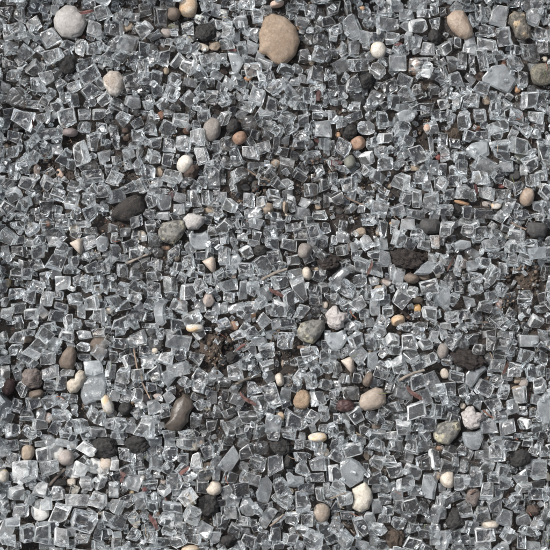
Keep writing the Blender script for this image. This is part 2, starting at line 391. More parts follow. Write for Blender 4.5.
def glass_shape(w, h, typ, r, outl=None):
    """w, h in metres -> bmesh of one fragment centred in x, y, resting on z = 0; returns (bm, height)"""
    bm = bmesh.new()
    mn = min(w, h)
    if typ == 'r':
        bmesh.ops.create_icosphere(bm, subdivisions=3, radius=0.5)
        off = Vector((r.uniform(0, 90), r.uniform(0, 90), r.uniform(0, 90)))
        t = mn * r.uniform(0.75, 0.95)
        for v in bm.verts:
            c = v.co.normalized()
            k = 0.5 + 0.11 * noise.noise(c * 1.7 + off) + 0.03 * noise.noise(c * 5 + off)
            p = c * k
            p = Vector([math.copysign(min(abs(q), 0.43 + 0.05 * r.random()), q) for q in p])
            v.co = Vector((p.x * w * 1.08, p.y * h * 1.08, p.z * t))
        tilt = rot3(0, 0, 0); smooth = True
    else:
        if typ == 'S':
            nn = r.choice([5, 6, 6]); t = mn * r.uniform(0.30, 0.38)
            a0 = r.uniform(0, 6.28)
            poly = []
            for i in range(nn):
                a = a0 + (i + r.uniform(-.22, .22)) * 2 * math.pi / nn
                k = r.uniform(0.92, 1.1)
                poly.append((math.cos(a) * w * 0.53 * k, math.sin(a) * h * 0.53 * k))
            j2, shr, tl = 0.05, r.uniform(0.80, 0.9), 6
            if outl:
                poly = [(q[0] * S * 1.06, -q[1] * S * 1.06) for q in outl]
                if sum(poly[k - 1][0] * poly[k][1] - poly[k][0] * poly[k - 1][1] for k in range(len(poly))) < 0: poly.reverse()
                j2, tl, t, shr = 0.0, 3, 0.0042, 0.88
        elif typ == 's':
            t = mn * r.uniform(0.5, 0.75)
            poly = [(-w / 2, -h / 2), (w / 2, -h / 2), (w / 2, h / 2), (-w / 2, h / 2)]
            if r.random() < 0.45:
                i = r.randrange(4); p = poly[i]; f = r.uniform(0.3, 0.6)
                poly[i:i + 1] = [(p[0] * (1 - f), p[1]), (p[0], p[1] * (1 - f))] if i in (1, 3) else [(p[0], p[1] * (1 - f)), (p[0] * (1 - f), p[1])]
            j2, shr, tl = 0.10, r.uniform(0.78, 0.95), 9
        else:
            t = mn * r.uniform(0.7, 0.98)
            poly = [(-w / 2, -h / 2), (w / 2, -h / 2), (w / 2, h / 2), (-w / 2, h / 2)]
            if r.random() < 0.33:
                i = r.randrange(4); p = poly[i]; f = r.uniform(0.25, 0.6)
                poly[i:i + 1] = [(p[0] * (1 - f), p[1]), (p[0], p[1] * (1 - f))] if i in (1, 3) else [(p[0], p[1] * (1 - f)), (p[0] * (1 - f), p[1])]
            j2, shr, tl = 0.11, r.uniform(0.76, 1.0), {'c': 19, 'b': 20, 'd': 8}.get(typ, 12)
        sx, sy = r.gauss(0, 0.05) * w, r.gauss(0, 0.05) * h
        lo, hi = [], []
        for (x, y) in poly:
            jx, jy = r.gauss(0, j2) * mn, r.gauss(0, j2) * mn
            lo.append(bm.verts.new((x + jx, y + jy, r.gauss(0, 0.03) * t)))
            hi.append(bm.verts.new(((x + jx) * shr + sx + r.gauss(0, 0.04) * mn, (y + jy) * shr + sy + r.gauss(0, 0.04) * mn, t + r.gauss(0, 0.05) * t)))
        nv = len(poly)
        bm.faces.new(list(reversed(lo))); bm.faces.new(hi)
        lay = bm.faces.layers.float.new('whitening')
        for f in bm.faces: f[lay] = 0.0 if (typ in 'dsS' or r.random() < 0.85) else r.uniform(0.04, 0.15)
        hk = HACKLE_GLINT[typ]
        for i in range(nv):
            k = (i + 1) % nv
            f = bm.faces.new((lo[i], lo[k], hi[k], hi[i]))
            f[lay] = r.choice([0.0, 0.0, 0.3, 0.6, 1.0]) * hk * r.uniform(0.7, 1.2)      # rough broken side, whitened also to stand for focused light
        # occasional chipped corner or edge flake
        bm.normal_update()
        ncut = 0 if outl else r.choice([0, 1, 2, 2, 3]) if typ in 'cbs' else (1 if typ == 'S' else r.choice([0, 1]))
        for _ in range(ncut):
            v = r.choice([v for v in bm.verts])
            cen = Vector((0, 0, t / 2))
            d = (v.co - cen); d = Vector((d.x / w, d.y / h, d.z / t)) + Vector((r.gauss(0, .15), r.gauss(0, .15), r.gauss(0, .15))); d.normalize()
            far = max((u.co - cen).dot(d) for u in bm.verts)
            res = bmesh.ops.bisect_plane(bm, geom=bm.verts[:] + bm.edges[:] + bm.faces[:], plane_co=cen + d * far * r.uniform(0.70, 0.92), plane_no=d, clear_outer=True)
            ed = [e for e in bm.edges if e.is_boundary]
            if ed: bmesh.ops.contextual_create(bm, geom=ed)
        bv = bmesh.ops.bevel(bm, geom=[e for e in bm.edges], offset=mn * r.uniform(0.03, 0.11), segments=2, affect='EDGES', profile=0.5, clamp_overlap=True)
        for f in bv['faces']: f[lay] = EDGE[typ] * r.uniform(0.2, 1.3)  # bevels whitened: crushed glass plus painted bright rims
        # fracture ripples: break the large faces up a little
        big = [e for e in bm.edges if e.calc_length() > mn * 0.35]
        bmesh.ops.subdivide_edges(bm, edges=big, cuts=2, use_grid_fill=True)
        bmesh.ops.triangulate(bm, faces=[f for f in bm.faces if len(f.verts) > 4])
        off = Vector((r.uniform(0, 90), r.uniform(0, 90), r.uniform(0, 90)))
        amp = mn * {'d': 0.016, 'S': 0.008}.get(typ, 0.045)
        bm.normal_update()
        for v in bm.verts:
            v.co += v.normal * amp * noise.noise(v.co * (2.2 / mn) + off)
        tilt = rot3(R(r.gauss(0, tl)), R(r.gauss(0, tl)), 0); smooth = True
        for f in bm.faces: f.smooth = True
        if typ in 'cbdsS':
            for e in bm.edges:
                if len(e.link_faces) == 2 and e.calc_face_angle(0) > 0.30: e.smooth = False
    for v in bm.verts: v.co = tilt @ v.co
    zs = [v.co.z for v in bm.verts]; z0, z1 = min(zs), max(zs)
    for v in bm.verts: v.co.z -= z0
    if outl: w, h = max(v.co.x for v in bm.verts) - min(v.co.x for v in bm.verts), max(v.co.y for v in bm.verts) - min(v.co.y for v in bm.verts)
    # bring the outline back to the asked width and height
    xs = [v.co.x for v in bm.verts]; ys = [v.co.y for v in bm.verts]
    kx, ky = w / (max(xs) - min(xs)), h / (max(ys) - min(ys)); mx_, my_ = (max(xs) + min(xs)) / 2, (max(ys) + min(ys)) / 2
    for v in bm.verts: v.co.x = (v.co.x - mx_) * kx; v.co.y = (v.co.y - my_) * ky
    if smooth:
        for f in bm.faces: f.smooth = True
    return bm, z1 - z0

VARS = {"c": (0.008, 0.0), "b": (0.03, 0.0), "d": (0.006, 0.0), "s": (0.16, 0.1), "S": (0.29, 0.11), "r": (0.04, 0.0)}
EDGE = {'c': 0.28, 'b': 0.5, 'd': 0.22, 's': 0.15, 'S': 0.10, 'r': 0.1}
HACKLE_GLINT = {'c': 0.16, 'b': 0.6, 'd': 0.08, 's': 0.2, 'S': 0.05, 'r': 0.0}  # white on broken sides: fracture roughness plus painted highlights near the rims
PANE = {'S': 1.0, 's': 0.5}
def glass_var(typ, r):
    d, ro = VARS[typ]
    return (max(0.0, d * r.uniform(0.5, 1.6)), PANE.get(typ, 0.0), ro * r.uniform(0.6, 1.5), 1.0)

def edge_flags(bm):
    lay = bm.faces.layers.float.get('whitening')
    return [f[lay] if lay else 0.0 for f in bm.faces]

class Merge:
    """collects many small pieces into one mesh with a colour per face"""
    def __init__(self): self.v, self.f, self.c, self.s = [], [], [], []
    def add(self, bm, M, colr, smooth=True, edge=0.0):
        o = len(self.v)
        for i, v in enumerate(bm.verts): v.index = i
        self.v += [tuple(M @ v.co) for v in bm.verts]
        lay = bm.faces.layers.float.get('whitening')
        for f in bm.faces:
            self.f.append([o + v.index for v in f.verts]); self.s.append(smooth)
            e = f[lay] if lay else 0.0
            self.c.append((colr[0] + e, colr[1], colr[2], 1))
    def build(self, name, mat, sharp=None):
        me = bpy.data.meshes.new(name); me.from_pydata(self.v, [], self.f)
        me.polygons.foreach_set("use_smooth", self.s)
        ca = me.attributes.new("var", 'FLOAT_COLOR', 'FACE')
        ca.data.foreach_set("color", np.array(self.c, np.float32).ravel())
        if sharp: me.set_sharp_from_angle(angle=sharp)
        return link(name, me, mat)

def poly_radius(poly):
    """outline (list of points about 0,0) -> radius as a function of angle"""
    n = 180; rad = np.zeros(n)
    P = [Vector(p) for p in poly]
    for i in range(n):
        a = 2 * math.pi * i / n; d = Vector((math.cos(a), math.sin(a))); best = 0
        for k in range(len(P)):
            p, q = P[k], P[(k + 1) % len(P)]; e = q - p
            den = d.x * e.y - d.y * e.x
            if abs(den) < 1e-12: continue
            t = (p.x * e.y - p.y * e.x) / den; u = (p.x * d.y - p.y * d.x) / den
            if t > 0 and -1e-6 <= u <= 1 + 1e-6: best = max(best, t)
        rad[i] = best
    k = np.ones(3) / 3
    ext = np.concatenate([rad[-8:], rad, rad[:8]])
    rad = np.convolve(ext, k, 'same')[8:-8]
    return lambda a: rad[int(round(a / (2 * math.pi) * n)) % n]

def stone_shape(w, h, r, rough=0.05, facet=0.0, flat=0.65, poly=None, sub=4, tip=0.0, sq=2.3):
    bm = bmesh.new(); bmesh.ops.create_icosphere(bm, subdivisions=sub, radius=1.0)
    off = Vector((r.uniform(0, 90), r.uniform(0, 90), r.uniform(0, 90)))
    pr = poly_radius(poly) if poly else None
    mn = min(w, h); t = mn * flat
    planes = []
    for _ in range(int(facet * 10)):
        d = Vector((r.gauss(0, 1), r.gauss(0, 1), r.gauss(0, 0.8))).normalized(); planes.append((d, r.uniform(0.70, 0.9)))
    for v in bm.verts:
        c = v.co.normalized()
        e = (abs(c.x) ** sq + abs(c.y) ** sq + abs(c.z) ** sq) ** (-1 / sq) if not pr else 1.0
        p = c * e
        for d, q in planes:
            dd = p.dot(d)
            if dd > q: p = p - d * (dd - q) * 0.9
        k = 1 + (0.10 if not pr else 0.02) * noise.noise(c * 1.1 + off) + rough * noise.noise(c * 3.2 + off) + rough * 0.5 * noise.noise(c * 8 + off)
        p = p * k
        if pr:
            rr = math.hypot(c.x, c.y); a = math.atan2(c.y, c.x)
            lat = min(1.0, rr) ** 0.72
            R0 = pr(a) * lat * k
            v.co = Vector((math.cos(a) * R0, math.sin(a) * R0, p.z * t / 2))
        else:
            tx = 1 - tip * p.x
            v.co = Vector((p.x * w / 2, p.y * h / 2 * tx, p.z * t / 2 * (1 - tip * 0.5 * p.x)))
    for f in bm.faces: f.smooth = True
    z0 = min(v.co.z for v in bm.verts); z1 = max(v.co.z for v in bm.verts)
    for v in bm.verts: v.co.z -= z0
    return bm, z1 - z0

# ---------------------------------------------------------------- read the survey of the photograph
def rows(txt):
    ox = oy = 0
    for ln in txt.strip().splitlines():
        if ln.startswith('#'): continue
        q = ln.split()
        if q[0] == 'T': ox, oy = int(q[1]) * 110, int(q[2]) * 110; continue
        x, y, w, h, a = (float(t) for t in q[:5])
        if w == 0 or q[5] == 'x': continue
        yield ox + x / 5, oy + y / 5, w / 5, h / 5, a, q[5], ' '.join(q[6:])

# outlines of the stones with a telling shape, in photo pixels around the centre (x right, y down)
OUT = {
 'bigtan': [(-17,-23),(-8,-26.5),(6,-22),(16,-12),(20,1),(16,15),(9,22),(2,26),(-6,24),(-10,19),(-13,16),(-17,15),(-21.5,13),(-20,4),(-21.5,-6),(-18,-14)],
 'palegrey': [(-13,-10),(-4,-17),(5,-16),(10,-11),(16,-9),(17,2),(12,13),(3,17),(-8,15),(-15,6),(-16,-3)],
 'heart': [(3.5,-12),(8,-10),(10,-4.5),(6.7,3.2),(1,10.8),(-6,12),(-9.8,7),(-9.8,.6),(-5.3,-3),(-1.5,-3),(-.8,-8)],
 'triangle': [(-7,-4),(3,-8),(6,-5),(7,4),(4,9),(0,5)],
 'peach': [(-7,-3),(3,-8),(6,-6),(7,3),(5,9),(1,6)],
 'blackbig': [(-20,9),(-14,-2),(-4,-10),(5,-13),(12,-11),(15,-3),(16,3),(8,8),(2,14),(-8,13)],
 'creamblock': [(-10,-9),(3,-16),(9,-9),(11,0),(7,11),(-2,14.4),(-10,10),(-7.5,2)],
 'knobbly': [(-11,-4),(-3,-12),(1,-12),(4,-6),(11,-5),(12,0),(8,4),(8,9),(0,12),(-7,9),(-9,2)],
 'greygreen': [(-14,-1),(-10,-9),(0,-12),(13,-12),(14,-4),(9,5),(2,12),(-8,10),(-13,6)],
 'brownbig': [(5,-19),(13,-13),(14,-6),(9,1),(8,9),(0,18),(-8,19),(-17,13),(-10,7),(-9,-3),(-4,-13)],
 'browntan': [(-13,-8),(-5,-15),(4,-14),(9,-6),(13,3),(14,11),(7,15),(0,13),(-8,6),(-12,-1)],
 'browntan2': [(-14,4),(-12,-4),(-4,-9),(3,-12),(10,-10),(13,-3),(13,4),(7,9),(0,11),(-8,12),(-13,9)],
 'brown_egg': [(-7,10),(-9,4),(-5,-5),(0,-11),(6,-11),(9,-5),(8,4),(6,11),(0,12.5)],
 'granite': [(-10,-10),(-5,-14),(6,-13),(8,-3),(12,2),(11,12),(4,15),(-4,12),(-6,3),(-11,-3)],
 'flatgrey': [(-9,-8),(7,-7),(11,-3),(8,7),(-4,8),(-11,2)],
 'lightgrey': [(-11,-3),(-6,-8),(4,-8),(11,-4),(10,2),(4,8),(-6,8),(-9,4)],
 'speck': [(-10,-6),(-3,-13),(6,-12),(11,-5),(11,5),(4,13),(-3,12),(-9,2)],
}

# ---- survey of the ground: rows of "x y w h angle kind", in fifths of a pixel inside 110 px squares (T col row)
GLASS_TXT = """
T 0 0
22 62 75 75 10 c
95 70 60 90 0 c
82 150 90 90 -5 c
168 122 80 75 -35 b
228 82 50 45 20 c
245 185 100 95 -30 s
45 240 80 75 5 c
118 262 80 80 40 c
45 312 75 60 0 c
62 375 70 70 20 c
118 400 55 50 35 c
78 482 100 100 0 r
165 340 90 80 -30 c
260 275 110 80 -15 c
230 385 75 70 -20 b
190 420 80 80 0 c
398 235 65 85 10 b
465 235 75 75 0 d
470 145 80 90 10 c
440 20 75 55 0 c
510 55 85 75 -20 c
445 300 70 50 -5 c
445 370 105 80 -30 d
455 455 95 75 -35 d
370 430 80 60 -10 c
300 415 60 45 -30 c
250 465 60 60 -30 c
315 485 50 60 -10 c
370 500 50 75 -15 c
520 495 75 60 -40 b
540 130 40 70 0 r
65 5 70 40 0 c
335 222 80 50 10 c
165 520 80 50 0 c
20 490 50 60 0 c
505 330 40 30 20 s
540 310 40 45 0 c
T 1 0
105 10 70 30 0 c
30 35 60 40 5 c
175 45 75 65 -10 c
250 78 70 110 -2 c
170 138 85 90 -30 b
220 178 75 45 -35 c
283 18 70 40 10 c
38 85 65 65 10 c
30 135 75 90 0 b
85 212 110 85 10 s
50 268 75 75 35 c
120 285 60 60 0 c
170 245 60 85 0 c
165 335 60 100 -3 c
205 300 60 60 45 s
262 285 75 95 10 c
335 303 80 55 -45 b
393 328 85 80 30 b
370 232 80 70 10 r
385 135 70 75 0 d
455 100 70 60 10 d
480 25 70 60 0 c
530 50 50 70 10 s
112 410 90 120 -12 c
232 383 60 75 5 c
320 402 75 80 10 c
235 450 65 60 5 c
305 468 80 70 30 c
110 508 85 70 -3 s
35 520 80 60 20 c
262 515 70 60 -35 c
390 492 75 80 -35 c
400 410 75 45 10 c
450 365 75 80 -10 c
500 290 110 60 -20 c
515 330 90 60 -15 c
450 440 80 50 -45 c
500 410 50 60 0 c
505 480 70 80 15 c
190 525 60 50 0 c
325 535 60 40 0 c
460 530 60 40 0 c
20 305 60 70 20 c
25 8 40 40 0 c
T 2 0
135 20 85 50 10 b
20 15 45 50 0 c
20 70 45 60 0 c
105 105 75 65 -20 s
40 160 70 80 0 c
35 215 80 65 0 b
65 300 85 110 10 s
110 245 55 90 0 c
160 235 60 70 10 s
165 165 70 70 20 s
230 50 60 60 0 c
185 75 60 80 0 c
360 45 70 60 10 c
410 20 60 60 0 c
410 105 80 60 10 c
450 55 70 70 0 c
440 195 50 60 0 r
500 205 80 80 0 r
500 5 60 30 0 c
425 275 70 75 0 c
500 270 90 90 30 c
165 345 90 80 -10 c
225 310 80 60 20 c
330 345 90 60 20 c
240 385 75 70 -10 d
480 375 85 100 10 c
415 390 50 60 0 c
375 405 55 45 0 s
535 370 40 70 0 c
435 475 60 80 5 c
350 450 55 70 -30 s
280 430 110 70 -35 c
330 495 60 60 20 c
95 420 80 65 20 c
185 480 80 90 15 s
130 525 90 60 20 c
255 515 60 80 0 d
400 525 80 50 0 c
480 535 70 40 0 c
50 490 60 60 10 c
535 465 40 50 0 d
205 375 40 60 -20 b
15 450 40 60 0 c
T 3 0
20 40 80 70 -10 c
90 30 40 90 -20 c
115 135 90 130 -10 S
172 62 65 65 0 r
275 45 80 80 10 c
385 75 80 65 0 s
440 125 95 75 -10 b
470 60 70 50 0 c
525 40 50 70 0 c
525 125 60 70 0 c
185 115 50 50 20 c
290 120 120 75 0 c
235 185 90 60 0 d
315 185 75 70 0 b
20 170 55 70 0 c
180 190 60 75 15 s
435 205 50 70 10 s
490 240 75 70 0 s
395 200 50 100 -10 c
65 230 40 60 0 c
120 245 60 80 0 s
340 310 90 90 0 s
240 350 85 75 30 b
145 320 110 70 -10 c
60 330 90 80 -30 s
120 410 90 85 -20 b
300 425 100 80 -35 d
375 400 80 70 20 c
380 470 75 100 -30 c
450 320 110 80 0 c
490 345 60 80 10 b
520 370 60 80 0 c
445 455 80 75 -10 c
520 445 70 60 0 c
225 495 85 105 30 s
60 460 50 75 0 d
15 400 50 70 0 d
10 490 40 70 -20 c
320 505 70 80 0 d
365 535 90 50 0 s
480 530 100 50 0 c
130 530 50 50 0 c
535 300 40 60 0 c
260 290 60 50 20 c
T 4 0
300 75 90 110 10 s
470 85 80 90 10 s
150 30 80 50 0 c
205 60 55 95 0 c
165 100 50 70 -10 c
235 150 85 60 0 c
330 175 85 100 -10 b
240 215 110 70 5 c
150 245 80 60 5 s
485 20 70 50 0 b
520 165 90 80 5 c
520 235 80 70 0 c
455 260 95 100 -5 c
380 245 55 65 0 c
300 275 70 60 -20 c
215 290 60 130 -5 c
160 320 40 100 0 c
260 290 50 60 0 c
380 315 85 80 0 c
110 300 50 90 0 c
65 315 65 80 0 c
30 240 70 70 -20 b
85 390 80 80 0 b
15 370 60 100 -20 c
305 400 140 130 35 S
210 440 80 75 20 c
135 440 60 60 0 c
270 480 50 60 0 c
415 395 60 90 0 c
455 495 90 90 0 b
160 500 90 70 0 c
90 505 55 75 0 c
30 465 70 60 0 c
20 515 60 60 -20 b
510 470 80 60 0 c
520 60 40 80 0 c
395 530 80 40 0 r
70 10 80 30 0 c
20 60 40 50 0 c
90 210 40 60 0 c
395 15 50 40 0 c
T 0 1
25 65 60 80 20 c
110 40 110 100 20 d
208 35 80 65 0 c
330 38 95 90 -15 b
68 130 75 60 20 c
240 118 100 72 2 d
60 205 70 60 -5 c
150 185 75 90 -20 c
225 218 70 50 -5 c
20 275 60 75 0 c
112 270 75 85 -25 c
400 215 85 120 -20 b
465 152 70 105 -3 c
520 232 70 75 -5 s
418 20 70 60 0 c
490 20 70 60 0 c
420 85 70 60 0 c
460 332 110 80 -15 d
520 400 80 80 0 c
130 362 85 75 25 b
228 362 75 70 35 c
290 425 80 65 20 c
355 450 75 95 5 b
370 385 70 60 20 c
65 420 80 75 -20 b
30 370 70 70 20 c
125 460 70 60 -20 c
188 435 45 75 0 r
30 490 85 70 35 b
220 535 100 50 0 d
440 445 80 80 20 c
450 515 80 80 -30 c
10 205 30 60 0 c
320 230 70 90 30 d
510 90 60 60 0 d
10 100 30 40 0 c
350 270 50 60 0 c
300 535 60 40 0 c
100 530 60 40 0 c
230 480 80 60 0 d
375 525 60 50 0 c
515 150 40 60 0 c
540 300 40 60 0 c
T 1 1
60 40 80 75 30 c
138 122 68 72 0 c
200 95 75 70 0 c
285 85 80 80 30 c
350 48 85 75 10 b
445 130 80 90 0 b
220 160 75 60 0 c
25 140 50 120 -10 c
365 165 80 80 10 c
295 175 70 75 0 c
470 25 70 70 0 c
145 210 40 70 0 c
90 215 65 70 0 c
215 230 80 75 5 c
288 248 65 75 0 c
460 225 70 95 -10 b
388 255 70 65 0 s
145 285 70 80 -40 c
190 312 75 80 0 r
310 332 100 75 20 b
20 340 70 80 30 b
30 250 50 50 0 c
460 360 60 70 15 c
530 270 70 60 30 c
520 345 60 100 0 s
235 358 60 50 0 s
95 390 90 60 -20 c
155 380 50 80 -30 b
38 430 90 75 -10 c
185 455 60 80 -20 c
225 410 80 60 10 c
270 460 75 85 0 s
348 438 65 60 5 c
420 440 75 85 0 c
345 495 60 55 0 s
485 440 60 85 -10 c
530 440 40 90 0 c
260 525 80 50 10 s
195 520 60 60 20 c
430 75 50 50 0 c
190 15 60 30 0 c
295 15 80 40 0 c
110 175 50 40 0 c
530 180 40 60 0 c
495 530 50 40 0 c
T 2 1
145 63 80 75 0 r
335 45 85 85 35 c
235 25 80 60 0 c
20 40 60 90 30 b
40 165 80 70 0 c
515 90 90 90 0 s
415 50 60 70 0 c
360 95 90 40 -35 c
245 75 80 60 20 c
490 20 60 50 0 c
405 130 80 60 -20 c
235 125 60 50 20 c
175 120 50 50 20 d
220 185 100 65 -15 c
155 215 90 70 0 b
75 230 60 100 -20 c
30 265 60 70 20 c
285 165 40 110 5 c
325 150 50 50 0 s
395 170 70 50 0 c
445 170 50 50 -20 c
535 185 40 90 0 s
190 275 110 40 -5 s
370 228 60 60 0 c
465 233 85 75 5 s
330 280 80 90 10 c
400 325 80 55 30 c
500 300 50 65 -20 c
100 320 100 70 -20 c
15 330 30 90 0 c
65 375 50 80 -30 c
455 395 75 70 -10 b
520 375 60 80 0 c
265 425 75 65 0 c
145 450 60 80 0 b
50 480 80 70 35 b
15 450 40 90 0 c
165 515 90 60 -10 s
270 530 90 50 0 c
290 370 60 80 -45 c
360 465 50 95 0 b
415 515 80 70 0 s
500 525 80 50 0 c
90 540 70 20 0 c
535 450 40 80 0 c
350 325 40 30 0 c
110 150 40 40 0 c
370 535 50 30 0 c
T 3 1
15 35 50 70 0 c
180 88 90 70 0 r
265 40 70 80 0 c
370 20 100 75 -10 S
480 10 60 50 0 c
530 25 50 60 0 c
62 70 70 70 20 c
65 185 90 85 30 c
125 30 90 50 -30 c
365 90 90 75 -5 c
385 150 80 60 25 c
440 220 85 100 -30 d
510 90 70 75 -20 b
505 165 30 110 -5 s
185 240 85 75 0 b
258 205 75 60 0 c
280 270 85 85 10 c
275 140 80 60 0 c
352 258 45 50 0 r
520 290 60 85 -10 s
235 330 90 65 25 c
362 355 100 90 15 b
455 335 75 70 0 r
100 370 90 85 -10 c
30 440 80 70 -20 b
195 415 60 40 10 c
265 440 70 45 10 c
250 490 95 70 10 c
340 500 80 70 -10 c
385 430 70 90 10 c
438 440 55 95 5 b
508 450 85 95 0 c
430 520 90 60 0 c
490 380 60 60 0 c
10 500 30 40 0 c
190 535 70 40 0 c
15 190 30 80 0 c
195 460 50 60 35 c
535 370 30 80 0 c
70 290 50 40 0 c
T 4 1
15 30 40 50 0 c
60 40 50 70 0 c
125 50 75 100 0 c
205 25 70 70 0 c
290 20 80 60 0 c
390 30 90 80 15 c
485 35 85 70 0 b
295 85 110 70 -10 c
290 120 60 50 0 b
430 97 75 60 35 c
500 85 60 50 0 c
215 130 90 60 0 c
15 150 50 80 0 c
195 195 120 110 20 S
145 130 60 60 20 c
310 175 100 70 0 c
310 220 95 75 5 c
400 178 95 85 10 b
525 200 70 100 0 b
100 235 60 60 0 c
75 165 60 50 0 c
65 220 40 60 20 c
110 285 70 80 10 c
235 270 130 80 20 c
335 278 75 60 0 s
460 265 80 85 -25 c
480 125 60 40 0 c
205 335 90 75 -10 b
15 300 40 70 0 c
15 370 60 70 20 b
75 350 80 65 0 c
115 405 80 80 0 c
165 425 45 70 0 c
470 350 80 70 -10 c
395 385 75 65 -30 c
300 340 60 50 -20 c
235 420 90 70 0 b
320 420 80 50 0 c
510 325 70 60 0 c
530 405 70 70 30 c
340 475 70 80 15 s
45 420 60 60 0 c
25 500 90 60 0 c
135 510 60 75 0 c
215 515 100 60 0 c
285 535 80 30 0 c
415 520 90 60 -10 c
490 480 50 60 0 s
530 500 50 60 0 c
380 480 40 40 30 c
420 300 40 60 0 s
180 200 40 40 0 c
155 370 40 60 0 c
T 0 2
40 85 90 80 30 b
10 50 40 60 0 c
85 25 80 50 0 c
160 45 80 70 -15 c
230 20 80 60 0 c
310 20 80 60 0 c
100 100 60 50 0 c
25 165 50 80 0 s
95 160 80 60 0 d
198 95 60 55 0 c
187 155 70 75 -5 c
265 105 70 60 0 b
305 145 60 80 20 c
450 110 80 70 -20 s
510 125 60 85 10 S
450 60 80 50 0 c
415 20 80 40 0 c
275 210 90 95 25 c
378 85 60 50 20 c
365 210 60 60 0 c
340 165 40 60 0 c
180 225 75 65 -10 d
115 225 55 60 0 b
60 220 50 50 0 c
75 270 75 70 0 c
130 270 60 60 0 c
220 290 50 70 0 c
185 335 75 65 20 b
270 270 70 50 -20 s
310 318 80 80 5 s
335 245 50 50 0 c
430 318 80 90 20 c
460 240 80 60 -20 c
385 300 50 60 0 c
80 370 80 60 0 c
140 380 80 80 10 c
233 395 72 75 0 b
370 392 85 70 10 c
305 435 75 45 10 c
455 415 75 85 -10 b
520 330 60 75 20 c
290 378 50 50 0 c
30 465 70 75 10 s
90 440 80 60 0 c
155 470 80 65 10 b
405 455 45 80 0 s
280 480 90 60 5 d
495 480 70 80 0 c
90 510 50 70 0 d
335 515 60 90 0 b
385 520 50 60 0 c
540 510 30 60 0 c
240 530 80 50 0 c
160 525 60 50 0 c
10 280 30 70 0 c
535 410 30 60 0 c
25 410 50 50 0 c
450 520 60 40 0 c
400 170 50 40 0 c
T 2 2
180 20 80 60 0 s
130 25 60 50 0 c
65 95 40 90 -20 c
135 160 60 70 -35 b
165 115 75 35 10 b
255 60 80 70 0 c
260 120 80 60 10 c
185 75 50 60 0 c
20 90 50 70 0 c
20 180 70 100 10 c
75 205 60 90 15 S
345 125 85 60 10 b
265 185 90 75 -20 c
210 225 85 95 -25 b
130 245 80 85 -10 d
370 200 75 55 -10 b
290 228 70 50 -30 c
405 70 80 65 0 c
475 55 75 90 -10 c
460 115 60 60 0 s
510 110 60 80 20 c
530 40 50 60 0 c
360 35 70 50 0 c
290 20 80 50 0 c
310 90 40 40 30 s
40 330 100 60 -15 c
115 350 50 100 0 s
165 345 70 80 0 c
225 370 80 80 -20 s
300 310 90 75 -10 c
400 345 75 130 -20 b
350 385 80 90 -20 c
380 265 80 50 -20 s
490 280 70 60 20 c
465 350 70 70 0 c
520 340 60 60 0 c
145 440 90 70 -20 c
80 440 90 60 -25 s
20 440 50 60 0 s
45 385 60 60 0 c
298 448 85 85 15 b
410 460 75 75 10 b
480 400 70 60 0 c
220 505 80 90 0 b
20 520 70 60 -20 c
340 520 90 60 0 d
280 520 50 60 -10 s
160 320 50 40 0 s
70 310 40 30 0 s
240 330 50 50 20 c
525 250 50 70 0 c
15 260 40 60 0 c
T 1 2
20 90 40 60 0 b
75 60 60 50 0 s
90 125 80 60 -30 c
115 165 65 70 -20 b
25 165 60 90 0 c
215 95 60 80 -10 b
200 30 60 60 0 c
445 95 100 85 0 S
515 50 60 60 0 c
520 130 50 90 0 c
315 165 90 65 -20 d
400 140 50 70 -25 s
390 210 70 80 0 c
460 185 60 50 0 c
175 215 60 60 -20 c
230 222 60 60 10 b
60 255 60 75 0 c
128 272 70 65 10 c
220 272 85 65 0 c
340 240 60 60 10 c
410 265 60 60 0 c
300 325 70 95 -5 b
388 360 85 90 0 b
450 330 70 80 -20 c
215 350 75 95 0 c
180 355 35 70 0 c
65 345 70 70 20 c
125 383 75 70 20 c
255 455 70 140 8 S
20 405 70 80 -30 c
60 430 80 60 -20 c
140 475 90 75 15 d
50 510 90 80 0 c
365 435 70 80 20 c
410 490 100 65 -20 c
505 480 70 60 15 c
530 440 50 70 0 s
450 430 60 70 -10 s
340 520 80 60 0 c
200 420 60 60 20 c
290 470 50 60 0 c
490 290 50 50 10 b
455 250 40 60 0 c
540 330 30 70 0 c
200 530 90 30 0 c
360 290 50 60 20 c
430 215 40 60 0 c
495 180 50 70 0 c
130 230 40 40 0 s
15 330 40 60 0 c
490 545 40 20 0 c
15 40 60 50 0 c
T 3 2
65 30 50 60 0 c
190 10 70 40 0 c
265 45 50 90 0 c
65 85 70 60 0 s
130 130 60 50 -20 s
185 110 70 80 -20 b
345 95 80 80 25 c
400 125 75 70 20 c
445 70 80 70 0 c
475 125 70 60 10 c
525 110 50 70 0 b
270 120 50 60 0 s
60 150 70 60 0 b
135 175 60 60 0 c
160 220 90 90 0 c
275 190 70 90 0 s
235 245 75 75 10 b
60 290 125 90 -35 S
90 345 90 80 30 c
150 305 70 65 0 r
310 260 40 80 0 s
345 280 60 90 10 s
460 240 110 45 -25 S
360 335 70 60 20 c
240 370 70 70 0 c
255 355 60 50 0 b
270 400 70 60 0 c
225 430 55 100 0 s
195 360 45 80 0 c
140 425 85 70 -30 b
30 395 60 60 0 c
360 400 85 90 25 b
415 360 60 60 0 b
500 335 100 80 -10 b
500 470 80 80 0 b
535 400 40 80 0 S
290 455 60 60 0 c
265 515 80 80 10 c
110 525 80 60 0 s
170 470 60 60 0 c
200 515 60 60 0 s
370 530 80 50 0 c
450 530 80 40 0 c
320 50 40 60 0 c
515 190 50 60 0 c
20 350 40 60 0 c
20 100 40 50 0 b
10 140 30 50 0 c
345 135 40 30 0 c
395 20 80 60 10 s
T 4 2
40 45 80 80 0 b
160 10 140 40 0 s
145 55 80 70 0 c
215 60 70 60 0 c
280 70 70 60 0 c
335 40 60 40 10 c
390 75 90 70 10 b
475 45 80 60 0 d
115 115 100 50 -10 S
165 175 110 60 35 s
